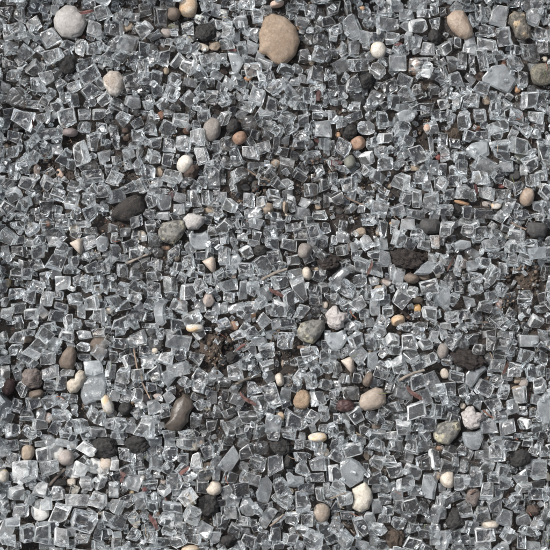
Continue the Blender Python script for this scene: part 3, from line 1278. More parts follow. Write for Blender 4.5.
220 215 80 60 0 c
255 125 90 70 0 c
270 170 60 50 -20 r
355 130 70 70 -10 b
365 195 65 80 0 c
460 130 80 75 10 c
520 165 80 70 0 s
430 190 80 60 20 c
530 265 50 85 0 c
265 275 75 100 30 b
320 240 50 60 0 c
395 245 60 50 0 c
95 230 50 110 0 c
40 200 80 60 0 c
160 230 60 60 0 s
185 290 70 60 0 c
180 345 80 60 0 c
150 410 70 60 0 s
310 350 65 70 20 c
25 395 80 120 0 S
230 430 80 75 0 b
430 388 85 75 0 c
345 395 80 60 -15 c
310 505 100 80 35 c
485 510 80 70 20 b
60 485 70 65 0 c
130 475 80 60 0 c
185 490 60 70 0 c
430 455 70 60 0 c
515 440 80 50 -20 c
360 470 60 60 20 c
100 345 60 50 0 c
250 535 80 40 0 c
30 530 60 40 0 b
160 530 70 40 0 c
540 490 30 60 0 c
70 320 60 40 -20 c
370 530 70 50 20 c
15 100 40 60 0 c
435 530 60 40 0 c
525 20 50 50 0 c
45 130 50 50 0 d
T 0 3
85 35 80 80 10 c
15 35 50 60 0 c
215 30 90 80 35 b
170 95 90 120 35 c
140 15 70 40 0 c
330 25 80 70 10 b
270 75 60 75 20 s
75 100 70 60 0 c
15 100 40 60 0 c
235 140 80 75 0 b
415 85 70 50 20 c
490 115 75 75 30 s
420 140 70 45 -5 c
530 60 50 70 40 c
420 25 80 50 0 s
490 15 70 50 -10 c
20 220 60 85 0 b
85 225 50 60 -10 c
100 175 50 50 0 c
250 215 90 75 -10 c
340 218 75 40 -5 c
250 275 70 50 0 d
300 270 60 80 10 c
465 195 100 70 20 s
465 295 140 180 25 S
115 290 70 70 40 b
20 375 90 110 10 S
80 380 60 70 20 c
165 360 80 70 -15 c
245 365 90 70 -10 c
315 355 60 80 10 c
135 430 80 60 0 c
200 420 50 70 10 s
305 430 100 70 0 c
460 420 60 80 20 c
505 440 60 80 20 c
400 480 80 80 -15 c
485 510 90 60 -5 b
60 505 80 75 0 d
30 440 70 60 20 c
195 480 80 60 10 c
145 515 80 60 30 c
270 490 60 70 20 c
325 515 70 60 0 c
360 345 50 50 0 d
535 330 30 60 0 c
15 480 30 60 0 c
230 535 60 30 0 s
370 400 40 60 0 s
540 195 30 80 0 b
20 150 60 50 0 s
290 105 40 40 0 r
110 140 60 50 20 c
T 1 3
10 60 30 60 0 c
50 10 60 50 0 c
145 45 85 80 -20 c
50 70 70 60 5 c
220 65 80 80 15 r
340 65 130 85 8 s
300 12 70 30 0 c
20 135 50 60 0 c
178 110 70 60 0 d
98 155 80 70 -20 b
275 145 80 70 10 b
430 145 75 70 20 b
10 210 40 80 0 s
65 225 70 90 15 c
185 165 70 60 0 s
225 220 80 80 -20 c
340 200 120 75 -10 s
135 230 70 80 5 b
285 262 75 80 -10 S
450 230 75 70 25 b
370 260 70 55 15 c
440 285 70 60 15 b
50 290 80 60 20 c
135 330 60 80 5 b
80 335 50 80 20 c
20 330 60 60 10 s
290 340 60 60 45 s
205 285 60 50 0 c
435 340 70 40 20 c
510 335 60 80 -5 s
500 260 50 40 0 c
220 385 80 75 -20 s
270 405 60 75 -10 c
45 475 80 70 10 c
130 415 60 70 -35 c
175 485 100 110 15 b
100 490 60 60 10 s
230 450 60 50 0 c
425 455 60 80 15 c
30 530 70 50 0 s
510 480 60 70 0 b
530 410 50 70 0 c
385 525 85 50 -10 b
290 525 70 60 0 c
480 525 50 50 0 c
210 515 90 50 -20 c
250 20 50 60 0 c
330 545 50 20 0 c
230 130 40 50 0 s
540 280 20 50 0 c
465 490 40 40 0 c
T 2 3
15 150 30 50 0 b
155 20 80 70 -20 c
195 55 90 50 0 s
265 25 80 60 0 S
330 55 90 90 0 c
540 30 40 60 0 c
85 25 70 50 -20 c
235 105 85 75 -10 c
450 115 90 75 -20 c
530 80 50 60 0 c
525 140 60 70 10 c
75 215 80 95 -20 b
130 165 80 70 -20 c
235 180 75 60 -10 b
170 215 70 50 -25 d
20 260 70 50 0 c
160 290 80 80 -20 c
245 235 60 60 -30 s
340 255 50 70 0 c
260 330 80 130 -22 c
395 235 55 90 30 c
455 255 70 90 -20 c
485 205 60 60 -25 c
525 275 70 60 10 c
325 325 70 80 0 s
200 370 80 100 -20 c
85 345 90 75 20 s
25 325 50 60 10 d
150 435 110 80 -15 b
490 345 80 80 -10 b
385 460 125 90 15 c
345 520 80 70 0 d
465 440 70 70 30 b
520 420 60 80 0 c
265 470 90 90 0 s
40 420 70 50 -10 c
45 500 70 80 0 c
100 510 60 70 -10 c
200 500 70 80 10 c
265 520 80 70 0 c
10 380 40 60 0 c
330 375 60 40 -20 c
520 495 60 50 0 c
105 135 40 40 -20 c
15 480 30 60 0 c
120 395 60 40 -20 c
T 3 3
30 50 110 90 10 S
20 120 60 50 0 c
130 50 85 85 -20 c
205 60 55 90 -10 c
250 15 80 60 -30 c
310 50 80 70 5 b
395 60 85 85 -10 b
445 20 80 50 30 c
480 75 75 65 -20 b
520 30 60 60 0 s
150 130 80 90 -40 s
210 160 60 90 15 S
270 110 60 70 25 b
265 200 80 90 20 c
405 135 85 75 -15 b
350 180 80 100 -20 b
505 150 75 70 -10 b
445 185 70 50 -25 d
35 190 50 80 -15 c
15 150 40 50 0 s
80 245 70 55 20 c
145 240 60 60 10 c
105 315 90 75 5 c
40 280 40 60 -10 s
20 320 50 60 0 c
515 270 80 120 -25 c
435 260 80 80 -15 c
365 315 110 70 15 s
300 290 50 70 10 d
475 340 70 90 -20 c
430 405 110 85 -15 b
535 410 60 80 10 c
130 430 80 80 -30 b
320 390 80 60 -20 c
210 440 70 70 20 c
275 415 70 60 20 c
290 480 60 60 20 c
370 490 80 80 0 b
40 440 50 60 0 c
170 490 70 60 -20 c
100 500 50 60 0 c
20 510 60 70 0 c
235 525 90 60 0 c
440 490 60 50 10 c
500 470 80 80 0 d
310 530 70 50 0 b
440 540 60 40 0 c
370 440 50 50 0 c
100 90 50 40 0 s
250 265 40 40 0 c
T 4 3
20 20 50 50 0 s
60 60 70 80 30 c
120 85 70 60 20 r
160 45 70 60 0 c
195 100 70 70 20 b
260 70 65 85 10 c
250 20 70 50 0 c
330 75 80 70 10 b
345 30 70 50 0 s
430 55 100 65 0 s
520 30 60 70 0 c
435 130 90 75 0 c
510 140 70 80 10 c
300 130 80 60 10 c
250 145 60 60 0 r
290 180 90 70 0 c
375 200 75 80 5 b
355 110 50 60 20 c
180 230 130 70 -35 S
225 290 90 80 25 c
85 235 80 60 10 c
45 295 75 70 0 c
460 215 60 90 0 c
505 205 50 60 0 c
505 280 80 80 -20 b
540 220 20 60 0 b
285 255 70 70 0 r
320 310 60 80 10 c
15 320 50 110 -15 c
70 350 70 50 20 c
120 305 60 70 -20 c
160 345 60 60 0 c
270 375 85 75 -20 d
365 385 60 80 -10 s
410 330 80 90 -20 c
485 350 60 60 0 s
530 370 60 140 10 S
305 430 80 80 0 c
15 410 40 80 0 c
245 485 90 80 -10 s
340 490 85 80 -10 s
430 470 75 60 0 b
470 415 50 50 0 d
415 405 50 50 0 c
165 530 110 40 0 s
490 490 60 50 0 c
530 470 40 70 0 c
450 530 90 40 0 c
330 540 80 20 0 c
505 95 60 40 0 d
270 530 50 40 0 c
390 530 40 30 0 c
T 0 4
50 30 80 60 -5 c
60 105 75 85 20 c
125 20 70 40 0 c
120 165 130 120 -10 b
215 75 80 75 -10 b
20 15 30 40 0 c
245 140 100 80 -20 c
200 20 60 40 0 s
330 20 110 40 10 s
435 50 110 60 30 b
350 90 60 50 0 s
400 150 80 80 10 b
430 220 70 75 0 c
500 215 65 85 10 b
195 250 75 80 15 c
290 265 70 80 0 c
75 265 90 80 0 c
25 220 60 60 0 c
385 308 125 75 0 d
490 305 90 80 20 b
20 330 60 70 0 c
100 355 80 70 0 c
295 375 90 110 20 b
415 410 140 105 18 c
530 400 70 70 20 b
135 470 90 95 0 c
205 470 90 120 0 b
30 450 80 120 20 s
30 510 90 60 0 c
300 490 80 100 0 b
230 320 60 70 0 s
60 410 80 50 0 s
350 460 60 60 0 s
410 500 80 60 0 c
490 480 50 70 10 c
530 475 40 60 0 d
70 530 70 50 0 c
230 520 80 60 0 s
350 525 60 50 0 c
20 280 40 50 0 c
450 370 60 50 20 c
520 540 60 30 0 c
165 235 50 40 0 c
540 330 30 40 0 b
150 205 60 60 0 c
540 240 20 60 0 c
265 440 40 60 0 d
T 1 4
30 15 50 40 0 s
220 10 80 50 0 s
300 15 60 40 0 s
380 25 100 60 5 b
300 70 80 85 0 r
365 95 60 60 10 c
430 105 65 85 0 b
490 55 70 90 -20 c
535 40 40 60 0 c
530 120 60 80 0 s
225 118 80 80 20 b
290 140 60 70 35 c
140 125 60 60 0 c
100 60 90 80 0 c
20 130 50 60 0 c
40 185 60 50 -20 d
110 210 100 90 20 s
20 250 60 85 0 s
190 190 60 50 20 s
400 190 70 50 -25 b
320 210 85 90 0 r
200 225 80 50 0 c
470 165 110 60 -10 c
460 235 70 70 0 c
270 255 70 60 20 b
90 305 75 70 -30 d
155 310 70 90 -20 c
385 290 100 75 -30 c
30 335 80 80 20 b
210 330 60 80 0 c
310 340 110 60 10 s
225 290 50 60 0 c
410 380 90 90 25 b
30 415 90 90 20 c
280 400 90 75 15 c
120 395 70 70 30 c
190 440 70 40 0 b
350 440 60 60 0 c
295 460 80 50 20 c
120 480 70 70 25 c
200 490 75 75 -5 c
465 455 90 85 25 s
535 400 50 70 0 c
30 505 60 90 0 c
340 510 80 70 -20 b
260 520 90 60 0 c
420 500 80 60 0 c
525 490 60 70 0 s
480 530 70 40 0 c
110 535 80 30 0 c
400 450 60 50 0 c
260 310 40 60 0 c
345 390 50 60 20 s
330 265 50 50 0 s
235 175 40 40 0 c
T 2 4
15 30 50 60 0 c
40 100 100 130 25 S
135 65 90 80 -20 b
205 40 80 70 0 r
50 190 80 75 10 c
120 130 60 50 20 s
190 120 90 80 20 c
275 130 95 110 -10 b
150 195 110 70 20 b
105 250 90 90 0 c
400 25 60 60 0 c
455 30 70 60 0 c
400 90 70 60 0 c
415 150 80 80 0 b
490 120 90 80 0 s
485 190 80 50 0 b
375 205 100 65 20 S
535 110 30 60 0 c
225 255 80 140 -5 S
60 310 80 60 10 s
60 360 80 80 -10 c
140 330 90 110 -20 s
310 240 80 100 -20 c
430 250 90 70 0 c
325 310 80 80 20 c
415 315 80 110 -5 c
500 275 50 80 0 b
535 245 40 60 0 c
235 390 60 120 30 s
190 350 60 70 20 c
115 410 80 60 0 c
360 395 85 70 0 b
445 395 80 80 0 b
20 410 50 80 20 b
70 460 70 60 30 c
50 515 90 60 0 d
150 510 90 70 20 c
215 490 80 80 0 c
275 480 60 80 0 c
350 500 80 75 20 b
410 455 90 60 10 c
470 505 110 90 20 c
515 450 80 90 -20 c
540 180 20 80 0 c
285 430 70 60 0 d
130 460 50 40 0 s
290 530 70 40 0 c
400 530 60 50 10 s
300 395 60 30 -40 s
20 350 40 50 0 c
350 345 50 30 -20 c
T 3 4
110 50 110 75 -15 b
30 80 80 60 20 b
25 170 70 90 -10 b
118 165 120 140 -10 S
50 240 90 70 20 c
85 295 80 80 -10 b
240 25 90 70 20 c
240 110 80 70 25 c
225 190 75 75 5 d
330 30 80 70 10 c
300 105 70 60 0 b
325 155 85 75 -10 c
390 85 75 80 20 c
410 40 70 80 0 c
415 160 100 70 20 b
480 30 80 60 0 r
525 100 60 110 0 b
380 220 95 90 0 b
470 110 80 90 0 c
500 235 80 150 5 S
275 225 60 90 -10 c
430 255 80 60 0 s
235 245 60 50 0 s
335 270 70 60 10 s
275 300 70 60 0 c
235 335 60 80 -10 s
340 335 60 80 0 c
200 395 55 75 -15 s
290 355 60 50 0 c
155 430 80 110 -25 b
90 380 80 50 0 c
415 330 90 90 -10 c
395 390 80 60 0 c
470 350 60 70 20 c
520 370 80 110 20 s
35 450 90 80 25 c
80 505 90 90 30 c
240 450 100 70 0 c
340 430 70 70 20 c
415 440 70 60 0 c
415 515 90 80 20 b
480 460 80 80 0 c
525 490 60 80 0 s
155 530 70 60 25 s
270 525 90 50 0 d
220 500 50 60 0 s
35 330 50 60 20 d
540 310 30 60 0 c
270 395 70 50 0 c
375 465 40 50 20 c
180 145 30 60 0 d
30 400 50 40 0 c
T 4 4
170 20 100 60 0 S
55 60 80 70 20 d
120 50 70 50 30 c
210 80 80 60 0 s
290 70 90 90 0 c
350 30 100 60 10 c
440 15 60 40 0 c
470 60 60 50 20 b
520 60 70 60 0 c
30 130 80 70 0 c
80 110 50 60 0 s
125 130 50 70 0 c
185 190 80 110 0 c
235 130 80 80 10 c
310 160 70 80 20 b
110 215 80 80 0 b
500 150 90 100 0 s
405 190 80 75 -15 s
270 190 60 60 0 c
330 220 80 80 20 c
420 240 90 50 0 b
240 260 75 95 0 b
490 220 80 40 0 c
490 270 100 60 0 c
30 300 70 90 0 c
80 280 50 60 -20 c
135 340 80 90 -20 b
10 370 50 60 0 s
390 285 60 50 -20 c
300 260 50 70 0 c
370 320 70 80 20 c
285 330 80 80 -20 c
440 300 40 60 0 c
215 375 90 80 0 c
500 390 80 110 15 c
330 395 90 90 20 s
420 400 80 70 -20 s
535 320 30 60 0 b
150 440 90 70 10 s
230 480 110 90 0 b
70 490 90 80 0 c
350 480 80 80 30 b
440 455 80 60 30 c
20 510 70 110 20 s
130 500 50 60 0 c
215 530 90 50 0 c
410 510 50 80 0 c
470 530 80 50 0 s
530 500 50 90 0 c
320 530 60 50 0 s
400 350 60 50 0 c
540 240 20 60 0 c
150 540 70 20 0 d
540 410 20 60 0 c
"""
STONE_TXT = """
T 0 0
348 110 172 168 0 palegrey large smooth pale grey rounded stone near a thin red twig
335 322 90 100 10 black lump of dark crumbly soil with a brown core below the large pale grey stone
T 1 0
15 418 110 130 10 speck speckled tan and white pebble between clear cubes
318 70 70 65 0 brown round brown pebble beside the orange and cream pebble
392 38 90 100 0 orangecream orange and cream mottled pebble at the top edge
478 165 112 95 10 black rough black stone below the orange and cream pebble
468 237 64 40 25 cream cream oval pebble touching the rough black stone
522 228 62 54 0 tan small tan pebble under the right end of the rough black stone
283 162 64 58 0 pinkgrey pinkish grey pebble below the round brown pebble
318 133 58 30 5 cream thin cream pebble chip above the pinkish grey pebble
395 195 54 30 15 cream flat cream chip poking out under a dark clear cube near the rough black stone
90 135 60 50 0 tan brown tan grit stone half covered by a bright fragment near the speckled pebble
282 355 35 42 0 tan tiny tan pebble between clear cubes below the pinkish grey pebble
T 2 0
300 198 205 250 0 bigtan large flat tan stone with a notched lower edge
285 20 72 38 -10 pinktan pinkish tan pebble just above the large flat tan stone
395 140 34 38 20 orange small orange brown chip beside the large flat tan stone
458 315 34 34 0 tan tiny tan pebble right below the large flat tan stone
20 362 42 42 0 darkbrown small dark brown pebble at the left of the cube with a pink inclusion
142 390 55 35 -20 orange orange tan chip sticking out under the block below the large flat tan stone
155 345 40 50 0 pinktan pink pebble seen through a clear block below the large flat tan stone
T 3 0
242 250 78 84 0 creamwhite round cream white pebble below the tall curved shard
415 358 50 36 20 orange orange tan flake beneath a clear block right of the creamy pebble
432 312 40 50 0 pinktan pinkish pebble seen through a clear block near the upper right
160 40 30 26 0 orange tiny orange chip at the side of a round clear nugget near the top
185 400 80 90 0 black black stone hollow between clear cubes below the creamy pebble
525 180 70 80 0 black black rough stone left of the large brown tan pebble
T 4 0
98 125 118 158 -28 browntan large egg shaped brown tan pebble near the top right
395 130 100 150 -8 granite black and tan speckled granite stone at the top right
320 315 36 46 0 rust rust coloured pebble above the big pale angular block
388 448 36 36 0 orange small orange brown pebble under the corner of the big pale block
235 503 50 50 0 tan round tan pebble left below the big pale angular block
510 375 116 110 -10 graniteolive dark olive granite stone at the right edge
522 295 34 34 0 cream tiny cream pebble above the dark olive granite stone
205 20 50 45 0 black small black stone at the top between pale shards
200 385 60 50 0 darkbrown dark brown stone left of the big pale angular block
T 0 1
95 45 120 100 20 black black stone under clear glass at the upper left edge area
350 112 74 44 5 mauve flat mauve pebble below a bright cube near the left
72 92 56 24 10 rust rusty red chip in the soil beneath the black stone
185 300 36 64 0 pinktan orange pink pebble in the soil patch on the left
300 318 44 56 -20 pinktan dusty pinkish pebble in the middle of the soil patch
30 180 30 30 0 tan tiny tan grain by the left edge
T 1 1
78 105 40 34 0 darkbrown dark brown round pebble on the soil beside a clear cube
80 143 42 36 0 darkbrown dark reddish pebble just below the dark round one
255 28 44 50 20 rust small rusty brown pebble near the top of a cluster of cubes
382 102 42 42 0 rust round rusty pebble between two bright cubes
510 98 90 120 15 greybrown grey brown triangular stone left of a small black stone
375 270 80 90 30 creamwhite rounded creamy quartz pebble joined to a dark brown lump
408 308 80 76 10 darkbrown dark brown rough lump against the creamy quartz pebble
250 308 44 60 0 tan small tan pebble between a round nugget and a bright block
100 490 185 130 -30 blackbig large black rock on the left side
502 505 54 56 20 tan angular tan pebble near the light grey pebble
310 430 22 28 0 red tiny red grain above a clear cube
T 2 1
68 85 70 80 10 black smooth small black stone next to a bright round nugget
98 140 72 64 -20 orangebrown orange brown translucent stone below the bright round nugget
278 268 58 46 10 tan small sandy tan pebble near a short twig
238 490 66 60 0 tan lumpy tan pebble below the short twig
325 488 30 66 0 tan upright narrow tan pebble between two clear blocks
500 252 20 20 0 red tiny dark red grain
490 485 40 34 0 tan small tan grit pebble
340 525 34 20 10 cream small yellow cream chip
130 388 50 36 10 greydark dark grey pebble in soil under the short twig
178 380 44 60 0 greydark upright dark grey pebble in the soil
T 3 1
102 105 72 80 10 black round black stone left of a bright nugget near the upper middle right
100 262 56 70 0 greengrey small green grey stone near the dark red leaf
140 165 76 70 -30 orangebrown orange brown stone below the round black stone in the right half
40 125 30 34 0 orange small orange pebble left of the round black stone
66 300 40 50 -20 greydark small grey stone below the green grey stone
425 292 64 36 0 tan flat light tan pebble right of a large bright nugget
298 380 30 34 0 tan tiny tan pebble left of a large bright nugget
485 90 38 42 0 pinktan pale pink pebble stuck against a bright cube
540 238 36 34 0 red pinkish red pebble at the middle right
90 500 40 50 0 greydark dark grey pebble near the twig
45 508 44 32 0 greydark small flat grey pebble near the twig
T 4 1
185 90 44 38 0 rust rust brown pebble with moss beside it
18 242 42 34 0 redpebble pink red pebble between clear cubes at the right
400 240 64 60 0 greengrey olive grey pebble under a bright cube on the right
435 435 70 92 12 browntan oval golden brown pebble at the right
282 475 60 48 -20 creamwhite pale cream pebble with a point below the dark red chip
310 378 44 34 0 red dark red chip above the pale cream pebble
535 285 40 36 0 tan small tan pebble at the right edge
95 495 56 80 0 black black stone under a rusty bar at the right
110 465 80 20 15 orange rusty orange sliver above a black stone
235 470 60 34 0 pinkgrey pinkish grey flat pebble among cubes
500 378 30 30 0 cream tiny cream pebble at the right
375 325 56 50 0 greydark dark grey stone below the olive grey pebble
210 330 70 46 0 tan blurry tan pebble beneath clear glass on the right
65 110 90 90 0 soil dark brown soil clod
T 0 2
372 42 60 44 -15 cream cream pebble above the pointed peach pebble
382 130 72 90 -25 peach pointed peach pebble on the left
38 315 40 50 0 yellow small yellow tan pebble at the left edge
500 188 36 28 0 tan tiny tan pebble right of the pointed peach pebble
490 355 26 26 0 tan tiny tan grain
498 390 30 36 0 cream small cream pebble between cubes
215 480 50 40 0 tan tan pebble below a bright cube on the left
545 455 40 36 0 cream cream pebble near a large clear cube
130 95 24 24 0 tan tiny tan speck pebble
240 20 30 30 0 rust little brown grain
T 1 2
312 62 138 122 -15 greygreen greenish grey speckled stone at the left of the light grey pebble
268 138 64 24 5 orangebrown flat orange brown chip under the greenish grey speckled stone
160 78 50 60 -20 cream cream pebble left of the greenish grey speckled stone
495 222 68 82 -40 peach pointed cream tan pebble below a smooth grey shard
235 170 50 44 0 soil dark clod
495 398 60 74 10 peachgrey upright peach grey pebble right of a brilliant nugget
355 405 36 46 -20 rust orange red chip under a brilliant nugget
425 540 90 44 0 creamwhite oval cream white pebble with brown specks
335 190 30 34 0 tan tiny tan pebble above a clear cube
T 2 2
425 155 70 80 10 greybrown grey brown round pebble right of the triangle shaped cube
435 268 46 68 -10 cream cream teardrop pebble right of the thin twig
165 478 36 40 20 orange orange pebble below a clear cube
70 528 60 50 10 orangebrown orange tan pebble with a grey half
65 275 30 26 0 pinktan tiny pink pebble
525 425 36 40 0 cream small pale pebble above the knobbly white stone
200 150 70 60 0 black black stone beneath clear cubes
485 245 36 28 0 tan small brown tan grit
T 3 2
152 62 62 56 0 tan square tan pebble at the top middle
242 58 34 60 0 tan tan upright chip next to a tall clear block
395 15 60 60 0 peachgrey pale pinkish grey stone under clear glass
310 18 30 24 0 orange tiny golden pebble
100 130 30 50 0 peachgrey pinkish chip under clear glass
282 308 56 48 10 peachgrey peach pebble right of a smaller one under a bright cube
242 305 36 34 0 tan small tan pebble left of the peach pebble
248 348 60 46 0 tan tan stone partly below a wet looking cube
438 442 44 50 -20 amber bright amber pebble on soil
340 502 70 54 -15 orangecream golden and cream pebble below left of the bright amber pebble
408 292 74 50 10 brown tan brown stone below a black hollow
470 285 60 36 0 brown brown stone under the curved grey shard
540 275 30 36 0 cream small cream grain
532 105 44 60 0 pinktan pink stone seen in clear glass
440 400 60 40 0 brown brown dusty pebble above the bright amber pebble
315 450 40 50 0 soil little clod
T 4 2
292 418 34 58 0 pink pink oval pebble below the cube with a red fleck
88 428 50 30 0 darkbrown brown pebble right of a big pale shard at the right
120 270 20 40 -10 tan narrow tan chip
225 515 36 24 0 pinktan small pinkish chip
330 85 30 26 0 cream pale cream grain
110 215 50 60 0 peachgrey pinkish tone stone under clear glass at the right
440 300 110 90 20 soil large dark clod of soil right of the outlined nugget
T 0 3
338 138 88 118 10 brown egg shaped brown pebble at the left
382 258 100 116 35 heart heart shaped cream pebble beside the egg shaped brown one
162 240 104 104 0 brownmauve round brown mauve rough stone near a dark red pebble
42 282 60 84 15 darkred dark red smooth pebble at the left edge
535 372 60 100 -25 creamwhite cream oval pebble with a rusty stain
130 45 60 40 0 brown brown chip behind a cube at the left
490 60 90 50 -20 brown brown stone beneath clear cubes near a cream pebble
180 320 80 40 -10 brown flat brown flake below the round brown mauve stone
240 440 50 60 0 peachgrey pinkish stone among cubes
T 1 3
350 415 115 185 25 brownbig large glossy dark brown stone with a crease
238 330 50 42 0 peachgrey knobbly pale pink pebble above a smooth pale shard
490 395 30 26 0 yellow tiny yellow tan pebble
75 390 70 70 0 blacks black stone right of the cream oval pebble
178 345 36 56 0 mauve small mauve pebble next to a thin twig
115 365 26 30 0 orange tiny orange chip
225 103 36 30 0 cream small cream chip below a round nugget
510 100 120 150 0 soil dark soil clod below the cream white pebble
T 2 3
410 88 60 24 5 orangebrown small flat orange brown chip below the grey green stone
140 85 34 34 0 brown round brown pebble at the tip of a red leaf
408 348 92 100 10 browntanrough rough ochre pebble in the middle of the lower half
300 432 44 48 0 orangecream small ochre spotted pebble in clear glass
488 538 96 50 -5 peachwhite white and peach oval pebble
478 150 34 26 0 cream small grit pebble
540 230 36 60 0 brown brown stone at the left of a pale triangular pebble
60 140 70 60 0 black black stone between clear cubes
315 165 24 34 0 tan small tan grit in the dark soil
T 3 3
215 345 140 122 -10 browntan2 large smooth tan brown pebble with a crack
88 172 70 84 10 triangle pale triangular pebble with a warm tip
190 248 50 76 25 brown brown tan stone above the large smooth tan brown pebble
205 105 30 26 0 tan little tan pebble above a smooth oval shard
232 485 50 36 0 brown brown pebble beneath clear glass
75 378 90 60 0 darkred dark red brown debris lump left of the large tan brown pebble
T 4 3
385 252 44 40 0 tan tan pebble left of a pinkish grey one
418 262 56 56 0 pinkgrey pinkish grey pebble at the right of the tan one
385 295 54 36 0 tan tan flat pebble under the tan and pinkish grey pair
458 395 34 30 0 tan tiny tan grit near a dark bead
140 150 170 100 20 soilblack black hollow lump of rotten leaves above the lower curved pale shard
290 320 40 26 0 darkred dark red chip under a round nugget
T 0 4
330 88 80 80 10 pinkgrey pale pinkish triangular stone between white patches
15 178 58 70 0 creamwhite round cream pebble at the lower left edge
140 65 70 80 10 tanrough ochre rough stone at the lower left
280 55 80 80 0 white milky white stone under clear glass
480 130 100 80 15 white large milky white stone left of the tan and white one
530 110 60 80 0 whitetan tan white stone at the right of the milky one
380 150 110 80 -10 white milky white stone seen through clear cubes
200 350 90 110 -10 white milky white stone beneath a tiny grey pebble
140 290 60 50 0 white small milky white stone
165 322 44 34 0 greydark tiny grey pebble on a milky white stone
355 212 50 42 -10 cream rounded cream chip beneath a clear cube
380 248 36 34 0 cream small cream pebble under a clear cube
480 18 40 34 0 orangebrown ochre pebble left of a rough black stone
530 35 130 110 0 blackbig2 rough black rock at the lower left
290 210 90 70 0 black black soil stone behind a twig
142 385 24 30 0 black tiny black pebble
505 365 40 20 -15 cream thin cream chip
300 150 24 30 0 cream little cream grain beside a twig
T 1 4
425 35 50 40 0 creamorange pale pebble beside a bright block
265 215 40 46 0 peachgrey peach pebble above a crystal shard
488 188 40 34 0 cream small cream pebble above the pale rough one
520 240 76 74 10 creamrough pale tan rough pebble left of a black lump
395 300 80 66 -30 orangecream cream orange pebble under glass skin
132 422 44 44 0 cream cream pebble among clear cubes near the bottom
108 262 30 26 0 yellow tiny mustard pebble
238 370 26 26 0 orange tiny orange pebble
165 190 26 26 0 cream tiny cream bead
402 545 90 36 0 orangecream yellow cream pebble cut by the bottom edge
495 320 110 110 0 black large black rough lump near the bottom middle
135 20 120 90 0 black2 black boulder like stone near the lower left
455 12 30 26 0 orange tiny orange grain
490 125 50 34 0 brown small brown pebble
T 2 4
508 362 84 96 5 brownround round brown tan pebble near the bottom
525 62 50 46 0 cream small cream white pebble below the white and peach one
355 255 36 36 0 tan small tan grit between two cubes
300 35 120 90 0 black black rough clod above a bright twisted shard
45 500 80 60 0 black black stone near the bottom among cubes
340 110 50 90 -10 black narrow black stone right of a bright twisted shard
290 395 80 60 0 black dark stone under a leaning sliver
T 3 4
160 290 110 140 -10 creamblock blocky cream stone below the smooth grey shard
182 75 32 60 -10 tan narrow tan chip left of clear cubes
35 380 26 60 0 tan narrow cream tan chip at the left of clear cubes
275 160 26 34 0 tan tiny tan chip
530 40 40 24 0 orangebrown orange brown chip at the lower right part
540 180 26 44 0 orange orange pebble left of the cream yellow one
325 490 90 100 0 blacklump dark clump of earth near the bottom
465 395 40 40 0 black black gap stone
T 4 4
38 200 76 94 15 creamorange angular cream orange pebble at the lower right
82 395 110 110 -10 black black rough stone at the lower right
398 90 110 90 0 black black rough stone right of clear cubes
248 422 90 44 5 cream long cream oval pebble at the bottom right
165 285 70 90 10 brownmauve brown mauve wedge stone above a round clear piece
335 290 44 60 0 darkbrown dark brown pebble between pale cubes
465 350 70 60 0 darkbrown brown mauve stone at the right
540 185 30 50 0 cream cream pebble cut by the right edge
T 0 0
970 1107.5 110 85 5 lightgrey light grey rounded stone touching the greenish grey speckled one
1555 1660 145 125 0 greygreenb upper grey green stone with a pale yellow top beside knobbly white stone
1680 1590 125 125 0 knobbly upper knobbly white stone right of a grey green stone
2235 2165 145 125 0 greygreenb lower grey green stone with a pale yellow top at lower right
2360 2090 125 125 0 knobbly lower knobbly white stone above a smooth pale shard
2313.5 2030 35 35 0 cream tiny pale pebble on top of the lower knobbly white stone
2190 2238 60 22.5 5 orangebrown small flat orange chip below the lower grey green stone
2150 1130 110 75 0 greydarkbig dark grey flat rock right of the pale pinkish grey stone
2685 1150 100 70 0 greydarkbig dark grey flat rock at the right edge
2222.5 1867.5 45 60 -10 cream small white angular pebble left of the black hollow clod at lower right
1398 1898 45 65 -10 cream small white teardrop pebble left of the rough ochre pebble
2215 1757.5 55 80 5 greybrown upright grey brown pebble at the left of rotten leaf lump
2035 1290 180 100 20 soilblack hollow black clod of rotten leaves above the curved pale shard
1650 1315 110 70 0 soilblack hollow black clod left of a long bright bent shard
"""

